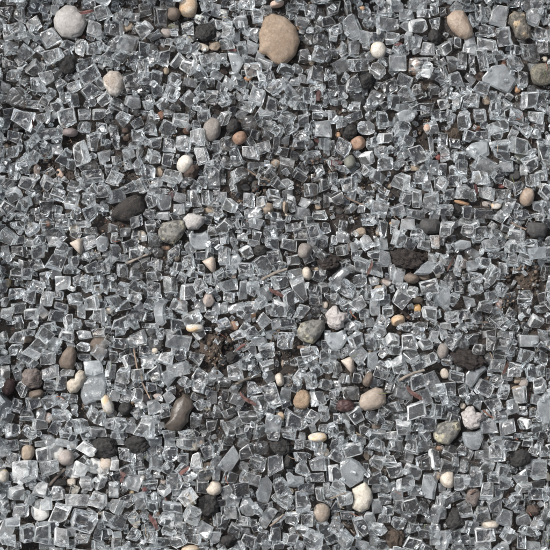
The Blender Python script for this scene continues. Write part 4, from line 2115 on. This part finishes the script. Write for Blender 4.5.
# ---------------------------------------------------------------- landmarks that labels refer to (photo pixels)
LM = [(68,22,'the pale grey stone'),(112,83,'the pale speckled pebble'),(174,14,'the round brown pebble at the top'),(188,8,'the orange and cream pebble'),
 (206,33,'the upper black stone'),(278,38,'the big tan stone'),(378,50,'the round cream pebble'),(460,25,'the egg shaped tan pebble'),(519,26,'the speckled granite stone'),
 (542,75,'the olive granite stone'),(23,130,'the black stone under glass'),(70,132,'the flat mauve pebble'),(212,130,'the grey brown stone'),(185,164,'the rounded quartz pebble'),
 (128,211,'the big black rock'),(234,127,'the left small black stone'),(350,131,'the right small black stone'),(276,163,'the sandy tan pebble'),(415,168,'the flat light tan pebble'),
 (527,197,'the golden brown pebble'),(443,158,'the pink red pebble'),(76,246,'the pointed peach pebble'),(8,283,'the yellow pebble'),(172,232,'the greenish grey stone'),
 (209,264,'the cream teardrop pebble'),(195,332,'the oval cream white pebble'),(305,251,'the grey brown round pebble'),(311,332,'the upper grey green stone'),(336,318,'the upper knobbly stone'),
 (430,226,'the dark grey flat rock'),(418,308,'the bright amber pebble'),(528,280,'the cream grain'),(498,303,'the pink oval pebble'),(68,358,'the egg shaped brown pebble'),
 (76,382,'the heart shaped pebble'),(32,378,'the rough mauve stone'),(8,386,'the dark red pebble'),(107,405,'the rust stained cream pebble'),(181,413,'the glossy dark brown stone'),
 (301,400,'the rough ochre pebble'),(373,399,'the smooth tan brown pebble'),(347,364,'the pale triangular pebble'),(447,433,'the lower grey green stone'),(472,418,'the lower knobbly stone'),
 (3,476,'the round white edge pebble'),(96,466,'the large milky white stone'),(209,504,'the bottom black lump'),(322,512,'the round brown bottom pebble'),(362,498,'the blocky cream stone'),
 (447,480,'the angular cream pebble'),(456,519,'the charcoal black stone'),(519,458,'the right hand black rock'),(490,524,'the long cream oval pebble'),(224,487,'the pale rough pebble'),
 (473,497,'the wedge shaped stone'),(407,258,'the hollow black clod'),(523,285,'the dark soil clod'),(157,345,'the long thin stalk'),(57,477,'the thick stick'),
 (34,504,'the tiny grey pebble on white stone'),(317,438,'the peach and white pebble'),(436,188,'the upper right middle gap')]
LM = [l for l in LM if 'gap' not in l[2] and 'cream grain' not in l[2]]
DIRS = ['right of', 'on the upper right of', 'above', 'on the upper left of', 'left of', 'on the lower left of', 'below', 'on the lower right of']
def relation(x, y, far=4):
    lx, ly, ph = min((l for l in LM if math.hypot(l[0] - x, l[1] - y) > far), key=lambda l: (l[0] - x) ** 2 + (l[1] - y) ** 2)
    return DIRS[int(round(math.degrees(math.atan2(ly - y, x - lx)) / 45)) % 8], ph, math.hypot(lx - x, ly - y)

# ---------------------------------------------------------------- stones and pebbles
STONES = [s for s in rows(STONE_TXT)]
def outline_for(kind, w, h):
    if kind == 'brown' and w > 17: return OUT['brown_egg']
    if kind == 'greydarkbig': return OUT['flatgrey']
    if kind == 'lightgrey': return OUT['lightgrey']
    if kind in ('browntan', 'granite') and w < 18: return None
    if kind == 'peach' and w < 12: return None
    if kind == 'greygreenb': return OUT['greygreen']
    return OUT.get(kind)
def put_stone(x, y, w, h, a, kind, label, z=None, i=0):
    if len(label.split()) < 6 or (max(w, h) < 9 and len(label.split()) < 8):
        dr, ph, _ = relation(x, y); core = re.split(r' (?:by|near|between|beside|in|on|at|under|among|below|seen|beneath|above|left|right|with|behind) ', label)[0]
        label = f"{core} {dr} {ph}"
    r = random.Random(1000 + i)
    big = max(w, h)
    poly = outline_for(kind, w, h)
    ang = {'tan': 0.6, 'black': 0.8, 'rust': 0.6, 'soil': 0.9, 'granite': 0.4, 'darkbrown': 0.6, 'browntanrough': 0.7, 'orange': 0.6, 'red': 0.5, 'white': 0.2,
           'peachgrey': 0.5, 'tanrough': 0.8, 'creamorange': 0.7, 'greydark': 0.3, 'blacks': .8, 'black2': .8, 'blackbig2': .8, 'soilblack': .8, 'creamrough': 0.4, 'brownmauve': 0.3}.get(kind, 0.1)
    rough = {'black': 0.16, 'soil': 0.26, 'darkbrown': 0.16, 'knobbly': 0.11, 'granite': 0.06, 'browntanrough': 0.12, 'brownmauve': 0.10, 'blackbig2': .16, 'soilblack': 0.3,
             'black2': .16, 'blacks': .14, 'blacklump': 0.3, 'tan': 0.08, 'darkred': 0.14, 'blackbig': 0.035, 'bigtan': 0.02, 'red': 0.12}.get(kind, 0.03)
    flat = {'bigtan': 0.36, 'palegrey': 0.5, 'blackbig': 0.5, 'greydarkbig': 0.35, 'white': 0.35, 'soil': 0.4, 'soilblack': 0.4}.get(kind, 0.72 if big > 10 else 0.8)
    pl = None
    if poly:
        pl = [(p[0] * S, -p[1] * S) for p in poly]
    bm, ht = stone_shape(w * S, h * S, r, rough, ang if not poly else 0, flat, pl, 5 if big > 20 else (4 if big > 9 else 3), tip=0.28 if kind == 'peach' and not poly else 0.0)
    me = bpy.data.meshes.new("stone"); bm.to_mesh(me); bm.free()
    name = 'soil_clod' if kind in ('soil', 'blacklump', 'soilblack') else ('stone' if big >= 18 else 'pebble')
    if z is None: z = -0.0006
    if big >= 13 and not under(label) and kind != 'soil' and ht < 0.0075:
        me.transform(Matrix.Scale(0.0075 / ht, 4, (0, 0, 1))); ht = 0.0075
    top = z + ht
    X, Y = px(x, y, z + ht * 0.5)
    o = link(name, me, stone_mat(kind))
    o.location = (X, Y, z + ground_h(X, Y) * 0.5)
    if not poly: o.rotation_euler.z = -R(a)
    else: o.rotation_euler.z = 0
    tag(o, label, {'soil_clod': 'soil clod'}.get(name, name), {'soil_clod': 'clods of dark soil', 'stone': 'stones among the broken glass', 'pebble': 'pebbles among the broken glass'}[name])
    stamp(x, y, w, h, a, top, 0.82)
    return o
def under(label): return any(k in label for k in ('under', 'seen', 'beneath', 'covered', 'below clear', 'behind', 'in clear glass', 'milky'))
late = []
OPEN_STONES = [(s[0], s[1], s[2], s[3], s[4]) for s in STONES if max(s[2], s[3]) >= 13 and not under(s[6]) and s[5] not in ('soil',)]
for i, s in enumerate(STONES):
    x, y, w_, h_, a, kind, label = s
    if max(w_, h_) >= 13 or under(label) or kind in ('soil', 'black', 'greydark'): put_stone(*s, i=i)
    else: late.append((i, s))

# ---------------------------------------------------------------- broken glass
PIECES = [p[:6] for p in rows(GLASS_TXT)]
area = lambda p: p[2] * p[3]
# large shards whose outline is easy to recognise: centre, outline round it (photo pixels)
SHARDS = [
 (353,27,[(-9,-8),(-3,-13),(3,-13),(6,-6),(10,4),(8,10),(1,13),(-7,8),(-9,1)]),
 (501,79,[(-18,-1),(-8,-13),(6,-13),(18,1),(8,15),(-17,2)]),
 (93,389,[(-13,8),(-10,-8),(0,-13),(10,-16),(14,-8),(11,6),(13,10),(2,13),(-9,18)]),
 (93,369,[(-10,-7),(7,-8),(10,3),(0,8),(-9,7)]),
 (228,460,[(-10,6),(5,-14),(12,-3),(4,10),(0,14),(-12,8)]),
 (264,491,[(-4,-10),(3,-12),(8,-5),(7,3),(3,14),(-6,11),(-8,3),(-5,-2)]),
 (353,473,[(-11,-12),(-2,-15),(7,-10),(13,-2),(10,8),(-2,15),(-9,9),(-12,-3)]),
 (430,487,[(-6,-13),(2,-12),(7,-5),(5,5),(4,13),(-4,12),(-8,2)]),
 (336.4,340,[(-11,-8),(2,-8),(8,-11),(11,-2),(5,8),(-4,9),(-9,4)]),
 (473.6,440,[(-11,-8),(2,-8),(8,-11),(11,-2),(5,8),(-4,9),(-9,4)]),
 (199,240,[(-11,-8),(2,-8),(8,-11),(11,-2),(5,8),(-4,9),(-9,4)]),
 (443,298,[(-7,-5),(-1,-11),(5,-9),(7,0),(6,9),(1,12),(-6,7),(-9,3)]),
 (340,278,[(-12,8),(-8,-2),(2,-12),(9,-12),(12,-6),(5,0),(0,8),(-4,12)]),
 (476,376,[(-12,8),(-8,-2),(2,-12),(9,-12),(12,-6),(5,0),(0,8),(-4,12)]),
 (161,312,[(-5,-10),(2,-14),(8,-12),(4,-6),(4,4),(5,10),(1,14),(-4,11),(-6,0)]),
 (425,268,[(-12,6),(-6,-2),(2,-7),(8,-6),(9,0),(3,6),(-6,7)]),
 (545,408,[(-6,-8),(2,-18),(8,-16),(8,14),(1,12),(-6,2)]),
 (4,405,[(-8,-10),(-1,-8),(9,1),(4,8),(-5,13),(-9,12)]),
 (444,298,[]), (373,362,[(-5,-9),(3,-9),(6,-3),(4,6),(-1,9),(-5,5)]), (235,262,[(-5,-6),(2,-9),(6,-3),(4,6),(-3,9),(-7,5)]),
 (102,244,[(-6,-4),(-2,-8),(5,-6),(6,1),(1,9),(-5,7)]),
 (529,341,[(-10,-6),(9,-6),(10,5),(-9,6)]), (168,379,[(-8,-5),(-2,-8),(6,-6),(8,-1),(0,9),(-5,4)]), (295,480,[(-9,-6),(-5,-9),(0,-4),(9,-3),(9,3),(0,7),(-6,6)]),
 (404,12,[]), (407,115,[(-12,-4),(-4,-9),(8,-9),(10,-4),(4,3),(-8,4)]), (462,245,[(-10,-2),(-2,-6),(8,-4),(9,1),(0,5),(-8,4)]), (538,253,[(-9,-4),(8,-6),(9,5),(-7,7)]),
 (259,54,[]), (236,62,[(-8,-9),(1,-8),(8,0),(1,14),(-4,11)]), (475,441,[]),
]
SHARDS = [q for q in SHARDS if q[2]]
def shard_outline(x, y, w, h):
    for q in SHARDS:
        if math.hypot(q[0] - x, q[1] - y) < 5: return q
    return None
_got = set(); _P = []
for p in PIECES:
    q = shard_outline(*p[:4])
    if q and id(q) in _got: continue
    if q: _got.add(id(q)); xs = [k[0] for k in q[2]]; ys = [k[1] for k in q[2]]; p = (q[0], q[1], max(xs) - min(xs), max(ys) - min(ys), 0.0, 'S', q[2])
    _P.append(p)
for q in SHARDS:
    if id(q) not in _got: xs = [k[0] for k in q[2]]; ys = [k[1] for k in q[2]]; _P.append((q[0], q[1], max(xs) - min(xs), max(ys) - min(ys), 0.0, 'S', q[2]))
PIECES = _P
# pieces do not lie on top of the stones that show: slide them off
_Q = []
for p in PIECES:
    x, y, w_, h_ = p[:4]; keep = True
    if len(p) == 6:
        for (sx, sy, sw, sh, sa) in OPEN_STONES:
            c, s = math.cos(R(sa)), math.sin(R(sa)); dx, dy = x - sx, y - sy
            u, v = dx * c + dy * s, -dx * s + dy * c; m_ = min(w_, h_) * 0.36
            d = math.hypot(u / (sw / 2 + m_), v / (sh / 2 + m_))
            if d < 0.5: keep = False; break
            if d < 1: x += dx * (1 / d - 1); y += dy * (1 / d - 1)
    if keep: _Q.append((x, y) + tuple(p[2:]))
PIECES = _Q
PIECES.sort(key=lambda p: -area(p))
N_SINGLE = 300
inframe = [p for p in PIECES if 4 < p[0] < 546 and 4 < p[1] < 546]
single = set(id(p) for p in inframe[:N_SINGLE])
order = sorted(PIECES, key=lambda p: ({'d': 0, 'S': 2}.get(p[5], 1), area(p) * random.Random(int(p[0] * 7 + p[1] * 13)).uniform(0.5, 1.6)))
rest = Merge()
placed = []
for i, p in enumerate(order):
    x, y, w_, h_, a, typ = p[:6]
    r = random.Random(5000 + i)
    bm, ht = glass_shape(w_ * S * 1.0, h_ * S * 1.0, typ, r, p[6] if len(p) > 6 else None)
    z = rest_z(x, y, w_, h_, a, 0.66, 62)
    z = min(z, 0.0085)
    stamp(x, y, w_, h_, a, z + ht, 0.86)
    X, Y = px(x, y, z + ht)
    zz = z + 0.0002
    var = glass_var(typ, r)
    if len(p) == 6 and ((x - 62) / 56) ** 2 + ((y - 478) / 36) ** 2 < 1: var = (var[0] + r.uniform(0.06, 0.32), var[1], var[2], 1.0)    # chalky deposit over one patch
    if id(p) in single:
        me = bpy.data.meshes.new("glass"); bm.to_mesh(me)
        ca = me.attributes.new("var", 'FLOAT_COLOR', 'FACE')
        ca.data.foreach_set("color", np.array([(var[0] + e, var[1], var[2], 1) for e in edge_flags(bm)], np.float32).ravel())
        asp = max(w_, h_) / min(w_, h_)
        name = {'S': 'glass_shard', 'r': 'glass_nugget'}.get(typ, 'glass_cube' if asp < 1.3 else 'glass_block')
        if typ == 's' and name == 'glass_cube': name = 'glass_chunk'
        me.set_sharp_from_angle(angle=R(22))
        o = link(name, me, GLASS)
        o.location = (X, Y, zz); o.rotation_euler.z = -R(a)
        placed.append((o, x, y, w_, h_, typ, name, asp))
    else:
        M = Matrix.Translation((X, Y, zz)) @ Matrix.Rotation(-R(a), 4, 'Z')
        rest.add(bm, M, var, edge=EDGE[typ])
    bm.free()

# the small pebbles that sit between or on the glass
for i, s in late:
    x, y, w_, h_, a, kind, label = s
    put_stone(x, y, w_ * 0.9, h_ * 0.9, a, kind, label, z=min(0.0045, rest_z(x, y, w_, h_, a, 0.8, 30)) - 0.0004, i=i)

# small fragments that fill the gaps, and the same carpet of glass going on beyond the frame
protos = []
for k in range(48):
    r = random.Random(90 + k); typ = r.choice('ccccbbdssr')
    wq, hq = 1.0, r.uniform(0.65, 1.0)
    bm, ht = glass_shape(wq * 16 * S, hq * 16 * S, typ, r)
    protos.append((bm, ht, typ, hq))
def add_proto(x, y, size, z, r, tilt=False):
    bm, ht, typ, hq = r.choice(protos)
    k = size / 16; a = r.uniform(0, 180)
    X, Y = px(x, y, z + ht * k)
    rest.add(bm, Matrix.Translation((X, Y, z + 0.0002)) @ Matrix.Rotation(-R(a), 4, 'Z') @ (Matrix.Rotation(r.uniform(-.7, .7), 4, 'X') @ Matrix.Scale(r.uniform(0.45, 1), 4, (0, 1, 0)) if tilt else Matrix()) @ Matrix.Scale(k, 4), glass_var(typ, r), edge=EDGE[typ])
    stamp(x, y, size, size * hq, a, z + ht * k, 0.85)
fr = random.Random(77)
filled = 0
SOIL_ZONES = [(310, 178, 22), (262, 186, 13), (398, 193, 14), (372, 186, 11), (212, 352, 21), (286, 345, 17), (300, 375, 11), (523, 285, 22), (48, 166, 12), (125, 172, 8), (428, 130, 9), (88, 48, 8), (505, 302, 10),
              (400, 310, 12), (165, 320, 6), (405, 258, 14), (130, 175, 8), (228, 345, 9), (340, 170, 10)]
def in_soil(x, y): return any((x - a) ** 2 + (y - b) ** 2 < c * c for a, b, c in SOIL_ZONES)
for t in range(22000):
    x, y = fr.uniform(-5, 555), fr.uniform(-5, 555); size = fr.uniform(8, 15) if t < 9000 else fr.uniform(4, 8)
    if in_soil(x, y) and fr.random() < 0.9: continue
    f = footprint(x, y, size, size, 0, 0.9)
    if f is None: continue
    v = HM[f[0]][f[1]]
    if (v < 0.0012).mean() > (0.58 if t < 9000 else 0.75) and noise.noise(Vector((x * 0.02, y * 0.02, 5))) > (-0.28 if t < 9000 else -0.4):
        add_proto(x, y, size, 0.0, fr); filled += 1
for t in range(1500):                      # loose chips and splinters caught on top
    x, y = fr.uniform(-5, 555), fr.uniform(-5, 555); size = fr.uniform(3.5, 8)
    z = rest_z(x, y, size, size, 0, 0.9, 50)
    if z > 0.0052 and fr.random() < 0.75: continue
    if any(math.hypot(x - q[0], y - q[1]) < max(q[2], q[3]) * 0.6 for q in OPEN_STONES): continue
    add_proto(x, y, size, z - 0.0002, fr, tilt=True)
for t in range(4300):
    x, y = fr.uniform(-MG + 8, 550 + MG - 8), fr.uniform(-MG + 8, 550 + MG - 8)
    if -4 < x < 554 and -4 < y < 554: continue
    size = fr.uniform(12, 19)
    z = min(rest_z(x, y, size, size, 0, 0.6, 60), 0.007)
    add_proto(x, y, size, z, fr)
ro = rest.build("broken_glass", GLASS, R(22))
tag(ro, "small broken glass bits filling in between the larger fragments all over the soil", "broken glass", kind="stuff")
print("fillers", filled, "verts", len(rest.v))

# ---------------------------------------------------------------- fine soil crumbs, grit and plant litter
crumbs = Merge(); cps = []
for k in range(14):
    r = random.Random(300 + k); bm, ht = stone_shape(0.001, 0.001 * r.uniform(0.6, 1), r, 0.25, 0.8, 0.8, None, 1); cps.append(bm)
cr = random.Random(8)
PAL = [((0.05, 0.039, 0.031), 34), ((0.095, 0.077, 0.062), 30), ((0.02, 0.018, 0.017), 14), ((0.11, 0.078, 0.058), 6), ((0.2, 0.15, 0.105), 6), ((0.3, 0.25, 0.19), 2),
       ((0.14, 0.06, 0.045), 2), ((0.13, 0.125, 0.12), 6)]
pc, pw = [p[0] for p in PAL], [p[1] for p in PAL]
for t in range(60000):
    x, y = cr.uniform(-60, 610), cr.uniform(-60, 610)
    f = HM[min(HM.shape[0] - 1, int(y + MG)), min(HM.shape[1] - 1, int(x + MG))]
    if f > 0.0015 and not (in_soil(x, y) and f < 0.005): continue
    zc = f if f > 0.0015 else 0.0
    s_ = cr.choice([0.4, 0.5, 0.7, 0.9, 1.3]) * cr.uniform(0.7, 1.3) * (1.25 if in_soil(x, y) else 0.9)
    X, Y = px(x, y, 0.0)
    c = cr.choices(pc, pw)[0]; kb = cr.uniform(0.45, 1.0)
    if s_ > 1.1: c = cr.choice(pc[:4])
    M = Matrix.Translation((X, Y, max(zc, ground_h(X, Y)) - 0.0001)) @ Matrix.Rotation(cr.uniform(0, 6.28), 4, 'Z') @ Matrix.Scale(s_, 4)
    crumbs.add(cr.choice(cps), M, (c[0] * kb, c[1] * kb, c[2] * kb, 1))
tag(crumbs.build("gravel", CRUMB), "dark soil crumbs and fine brown grit in the gaps between the glass", "grit", kind="stuff")

def tube(bm, pts, r0, r1, seg=7, r=rng):
    rings = []
    for i, p in enumerate(pts):
        p = Vector(p); d = (Vector(pts[min(i + 1, len(pts) - 1)]) - Vector(pts[max(i - 1, 0)])).normalized()
        u = d.cross(Vector((0, 0, 1))).normalized(); v = d.cross(u)
        rad = r0 + (r1 - r0) * i / (len(pts) - 1)
        rings.append([bm.verts.new(p + (u * math.cos(2 * math.pi * k / seg) + v * math.sin(2 * math.pi * k / seg)) * rad * r.uniform(0.85, 1.15)) for k in range(seg)])
    for a, b in zip(rings, rings[1:]):
        for k in range(seg): bm.faces.new((a[k], a[(k + 1) % seg], b[(k + 1) % seg], b[k]))
    bm.faces.new(rings[0]); bm.faces.new(list(reversed(rings[-1])))
def set_var(me, c):
    ca = me.color_attributes.new("var", 'FLOAT_COLOR', 'POINT')
    ca.data.foreach_set("color", np.tile(np.array((*c, 1), np.float32), len(me.vertices)))
def hm_at(x, y): return float(HM[int(min(max(y + MG, 0), HM.shape[0] - 1)), int(min(max(x + MG, 0), HM.shape[1] - 1))])

# twigs: tile col,row, x0,y0,x1,y1 in tile units, thickness px, bend px, colour, label
TW = [
 (2,1,125,295,250,355,2.2,0.5,(0.16,0.12,0.09),'short brown twig lying in a soil gap above the lumpy tan pebble'),
 (3,1,45,415,170,475,2.0,0.6,(0.17,0.125,0.095),'short brown twig right of two clear blocks in the upper right half'),
 (1,2,85,218,205,165,2.8,-0.4,(0.28,0.24,0.2),'grey split twig below left of the greenish grey speckled stone'),
 (2,2,208,300,335,246,3.2,-0.8,(0.22,0.19,0.16),'flat grey twig above the red brown leaf in the very middle'),
 (3,3,345,254,472,200,3.2,-0.8,(0.22,0.19,0.16),'flat grey twig above right of the large smooth tan brown pebble'),
 (2,3,75,272,205,226,3.0,-0.8,(0.20,0.17,0.14),'flat grey twig near the small white teardrop pebble left of the ochre pebble'),
 (1,3,120,92,200,342,1.8,2.0,(0.27,0.2,0.15),'long thin curved stalk running down beside the glossy dark brown stone'),
 (1,3,328,272,350,325,1.6,0.3,(0.2,0.14,0.11),'thin twig tip touching the top of the glossy dark brown stone'),
 (0,4,325,145,240,236,3.4,0.3,(0.11,0.09,0.075),'thick grey brown piece of stick between the milky white stones'),
 (4,2,350,8,430,48,2.0,0.4,(0.2,0.15,0.12),'thin brown twig crossing clear glass near the right edge'),
 (3,4,60,410,135,485,1.8,-0.4,(0.2,0.16,0.13),'thin twig beside the narrow cream tan chip near the bottom'),
 (3,4,0,292,80,262,1.6,0.3,(0.22,0.18,0.14),'thin pale stem left of the blocky cream stone'),
 (3,3,128,512,182,540,1.6,0.3,(0.26,0.2,0.14),'short pale stem above the blocky cream stone'),
 (4,3,215,400,270,442,2.0,0.3,(0.17,0.08,0.05),'rusty brown twig right of the lower knobbly white stone'),
 (2,4,250,432,318,372,2.2,0.3,(0.2,0.16,0.13),'short brown sliver leaning on a black stone near the bottom'),
 (3,2,100,455,130,490,1.6,0.3,(0.2,0.09,0.06),'thin rusty twig above the large round clear fragment'),
]
for tx, ty, x0, y0, x1, y1, th, bend, c, lab in TW:
    A = Vector((tx * 110 + x0 / 5, ty * 110 + y0 / 5)); B = Vector((tx * 110 + x1 / 5, ty * 110 + y1 / 5))
    pts = []; nrm = Vector((-(B - A).y, (B - A).x)).normalized(); r = random.Random(int(x0 + y0))
    N = 12
    hs = [hm_at(*(A + (B - A) * (i / N))) for i in range(N + 1)]
    zt = float(np.percentile(hs, 65)) * 0.9 + th * S * 0.5
    for i in range(N + 1):
        q = A + (B - A) * (i / N) + nrm * (bend * math.sin(math.pi * i / N) * 1.5 + r.uniform(-.25, .25))
        X, Y = px(q.x, q.y, zt); pts.append((X, Y, zt + r.uniform(-.0001, .0001)))
    cen = Vector(pts[N // 2]); pts = [Vector(p) - cen for p in pts]
    bm = bmesh.new(); tube(bm, pts, th * S * 0.5, th * S * 0.38, 8, r)
    me = bpy.data.meshes.new("twig"); bm.to_mesh(me); bm.free()
    for pl in me.polygons: pl.use_smooth = True
    set_var(me, tuple(q * 0.65 for q in c))
    o = link("twig", me, BARK); o.location = cen
    tag(o, lab, "twig", "twigs and stalks on the glass")

# dry leaf pieces: outline in tile units
LV = [
 (3,1,[(0,250),(30,245),(68,262),(50,278),(0,284)],(0.15,0.03,0.03),'dark red leaf piece pointing at the small green grey stone'),
 (2,1,[(505,255),(530,240),(549,238),(549,272),(525,275)],(0.15,0.03,0.03),'x'),
 (2,0,[(490,440),(508,455),(500,510),(478,505),(476,470)],(0.12,0.025,0.022),'dark red leaf piece between clear cubes below right of the large tan stone'),
 (2,1,[(462,130),(490,138),(500,165),(475,162)],(0.12,0.028,0.024),'tiny dark red leaf piece left of a large pale nugget'),
 (0,0,[(388,62),(430,50),(472,46),(470,58),(425,72),(400,72)],(0.30,0.075,0.06),'thin rusty red sliver at the right of the pale grey stone'),
 (2,2,[(240,330),(262,345),(290,352),(325,378),(318,392),(285,380),(255,362),(240,350)],(0.21,0.07,0.05),'curled red brown leaf at the very middle of the ground'),
 (3,3,[(380,268),(400,296),(440,318),(478,345),(465,358),(425,340),(395,315),(378,290)],(0.21,0.07,0.05),'curled red brown leaf right of the large smooth tan brown pebble'),
 (2,3,[(95,300),(118,330),(160,350),(192,376),(180,384),(140,366),(108,345),(92,322)],(0.21,0.07,0.05),'curled red brown leaf left of the rough ochre pebble'),
 (3,2,[(210,195),(218,225),(195,275),(178,280),(190,245),(202,215)],(0.22,0.08,0.05),'rust coloured leaf strip standing between clear cubes left of a wet cube'),
 (4,3,[(342,150),(345,180),(325,222),(305,228),(318,195),(330,170)],(0.22,0.08,0.05),'rust coloured leaf strip left of a bright cube on the right'),
 (4,2,[(76,170),(66,205),(48,240),(32,262),(38,235),(58,200)],(0.24,0.09,0.05),'rust coloured leaf strip near the right side above a pale shard'),
 (2,3,[(72,108),(88,88),(115,66),(135,68),(120,84),(95,100)],(0.30,0.08,0.06),'red pointed leaf next to a round brown pebble'),
 (1,4,[(340,168),(352,152),(380,138),(400,125),(398,142),(372,168),(350,182)],(0.27,0.07,0.05),'glossy red leaf piece above the round crystal clear fragment'),
 (1,4,[(192,365),(210,378),(232,402),(246,452),(232,450),(210,420),(192,395)],(0.25,0.07,0.055),'long red leaf piece near the bottom between clear fragments'),
 (1,4,[(50,150),(80,165),(92,160),(72,185),(60,220),(48,215),(52,185)],(0.24,0.09,0.075),'reddish leaf scrap left of a smooth pale block near the bottom'),
 (1,4,[(155,240),(180,232),(188,250),(168,262)],(0.24,0.05,0.04),'small red leaf scrap beside the tiny mustard pebble'),
 (3,0,[(318,222),(340,210),(365,215),(340,232)],(0.30,0.06,0.05),'small bright red leaf scrap right of the round cream white pebble'),
 (4,1,[(168,372),(180,365),(192,395),(190,425),(176,412)],(0.18,0.03,0.03),'dark red leaf strip beside a clear cube on the upper right'),
 (2,0,[(35,250),(60,240),(88,245),(80,258),(50,260)],(0.32,0.09,0.08),'small red leaf scrap left of the large tan stone'),
 (0,1,[(160,35),(170,60),(175,95),(165,92),(158,60)],(0.24,0.06,0.05),'thin red strip at the right of the dark stone under glass'),
 (0,0,[(408,182),(425,172),(428,190),(412,195)],(0.3,0.08,0.06),'tiny rust red flake below the pale grey stone'),
 (1,3,[(300,420),(318,395),(325,405),(310,440)],(0.22,0.1,0.06),'x'),
 (4,4,[(135,262),(160,250),(186,240),(184,252),(160,268),(145,272)],(0.36,0.2,0.13),'tan leaf edge on top of the brown mauve wedge stone'),
]
for tx, ty, pts, c, lab in LV:
    if lab == 'x': continue
    P = [(tx * 110 + a / 5, ty * 110 + b / 5) for a, b in pts]
    cx, cyy = sum(p[0] for p in P) / len(P), sum(p[1] for p in P) / len(P)
    P = [(cx + (p[0] - cx) * 0.88, cyy + (p[1] - cyy) * 0.88) for p in P]
    z = float(np.percentile([hm_at(*p) for p in P], 85)) + 0.0003
    X, Y = px(cx, cyy, z); r = random.Random(int(cx * 3))
    bm = bmesh.new()
    top = [bm.verts.new((px(p[0], p[1], z)[0] - X, px(p[0], p[1], z)[1] - Y, r.uniform(-.0004, .0004))) for p in P]
    f = bm.faces.new(top)
    cv = bmesh.ops.poke(bm, faces=[f])['verts'][0]; cv.co.z += 0.0001
    bmesh.ops.subdivide_edges(bm, edges=bm.edges[:], cuts=2, use_grid_fill=True)
    for v in bm.verts: v.co.z += 0.0006 * noise.noise(v.co * 600 + Vector((cx, 0, 0)))
    ex = bmesh.ops.extrude_face_region(bm, geom=bm.faces[:])
    for v in [g_ for g_ in ex['geom'] if isinstance(g_, bmesh.types.BMVert)]: v.co.z -= 0.00015
    bmesh.ops.recalc_face_normals(bm, faces=bm.faces[:])
    me = bpy.data.meshes.new("leaf"); bm.to_mesh(me); bm.free()
    cm_ = sum(c) / 3
    set_var(me, tuple((q * 0.62 + cm_ * 0.38) * 0.36 for q in c))
    o = link("leaf_piece", me, LEAF); o.location = (X, Y, z)
    tag(o, lab, "leaf", "dry red leaf pieces")

# uncountable hair-thin litter
lit = Merge(); lr = random.Random(21)
for t in range(260):
    x, y = lr.uniform(-80, 630), lr.uniform(-80, 630); hz = hm_at(x, y)
    if hz > 0.004 and lr.random() < 0.8: continue
    L = lr.uniform(4, 11) * S; a = lr.uniform(0, 6.28); bm = bmesh.new()
    bend = lr.uniform(-.25, .25)
    pts = [((i / 5 - .5) * L, math.sin(math.pi * i / 5) * L * bend, 0.0001 * math.sin(i)) for i in range(6)]
    tube(bm, pts, lr.uniform(0.25, 0.5) * S, 0.2 * S, 5, lr)
    c = lr.choice([(0.16, 0.12, 0.09), (0.1, 0.07, 0.05), (0.2, 0.08, 0.05), (0.28, 0.22, 0.15), (0.09, 0.11, 0.04)])
    X, Y = px(x, y, hz)
    lit.add(bm, Matrix.Translation((X, Y, hz + 0.0006)) @ Matrix.Rotation(a, 4, 'Z') @ Matrix.Rotation(lr.uniform(-.2, .2), 4, 'Y'), (*c, 1)); bm.free()
tag(lit.build("plant_litter", BARK), "hair thin dry stems and root bits scattered over the soil", "plant litter", kind="stuff")

# ---------------------------------------------------------------- labels that single out each glass fragment
TONE = {'c': 'clear', 'b': 'bright edged', 'd': 'dark clear', 's': 'smooth', 'S': 'large pale', 'r': 'rounded clear'}
groups = {}
for t in placed:
    o, x, y, w_, h_, typ, name, asp = t
    lx, ly, ph = min(LM, key=lambda l: (l[0] - x) ** 2 + (l[1] - y) ** 2)
    d = math.hypot(lx - x, ly - y)
    k = int(round(math.degrees(math.atan2(ly - y, x - lx)) / 45)) % 8
    noun = {'glass_shard': 'glass shard', 'glass_nugget': 'glass nugget', 'glass_cube': 'glass cube', 'glass_block': 'glass block', 'glass_chunk': 'glass chunk'}[name]
    groups.setdefault((TONE[typ], noun, DIRS[k], ph), []).append((d, t))
ORD = ['', 'second nearest ', 'third nearest ', 'fourth nearest ', 'fifth nearest ', 'sixth nearest ']
for (tone, noun, dr, ph), lst in groups.items():
    lst.sort(key=lambda q: q[0])
    for j, (d, t) in enumerate(lst):
        lab = (ORD[j] if j else ('nearest ' if len(lst) > 1 else '')) + f"{tone} {noun} {dr} {ph}"
        if j == 0 and d < 20 and len(lst) == 1: lab = f"{tone} {noun} " + {'right of': 'just right of', 'left of': 'just left of', 'above': 'just above', 'below': 'just below'}.get(dr, dr) + " " + ph
        if len(lab.split()) > 15: lab = lab.replace("on the ", "")
        tag(t[0], lab, "glass " + noun.split()[-1], "broken pieces of toughened glass")
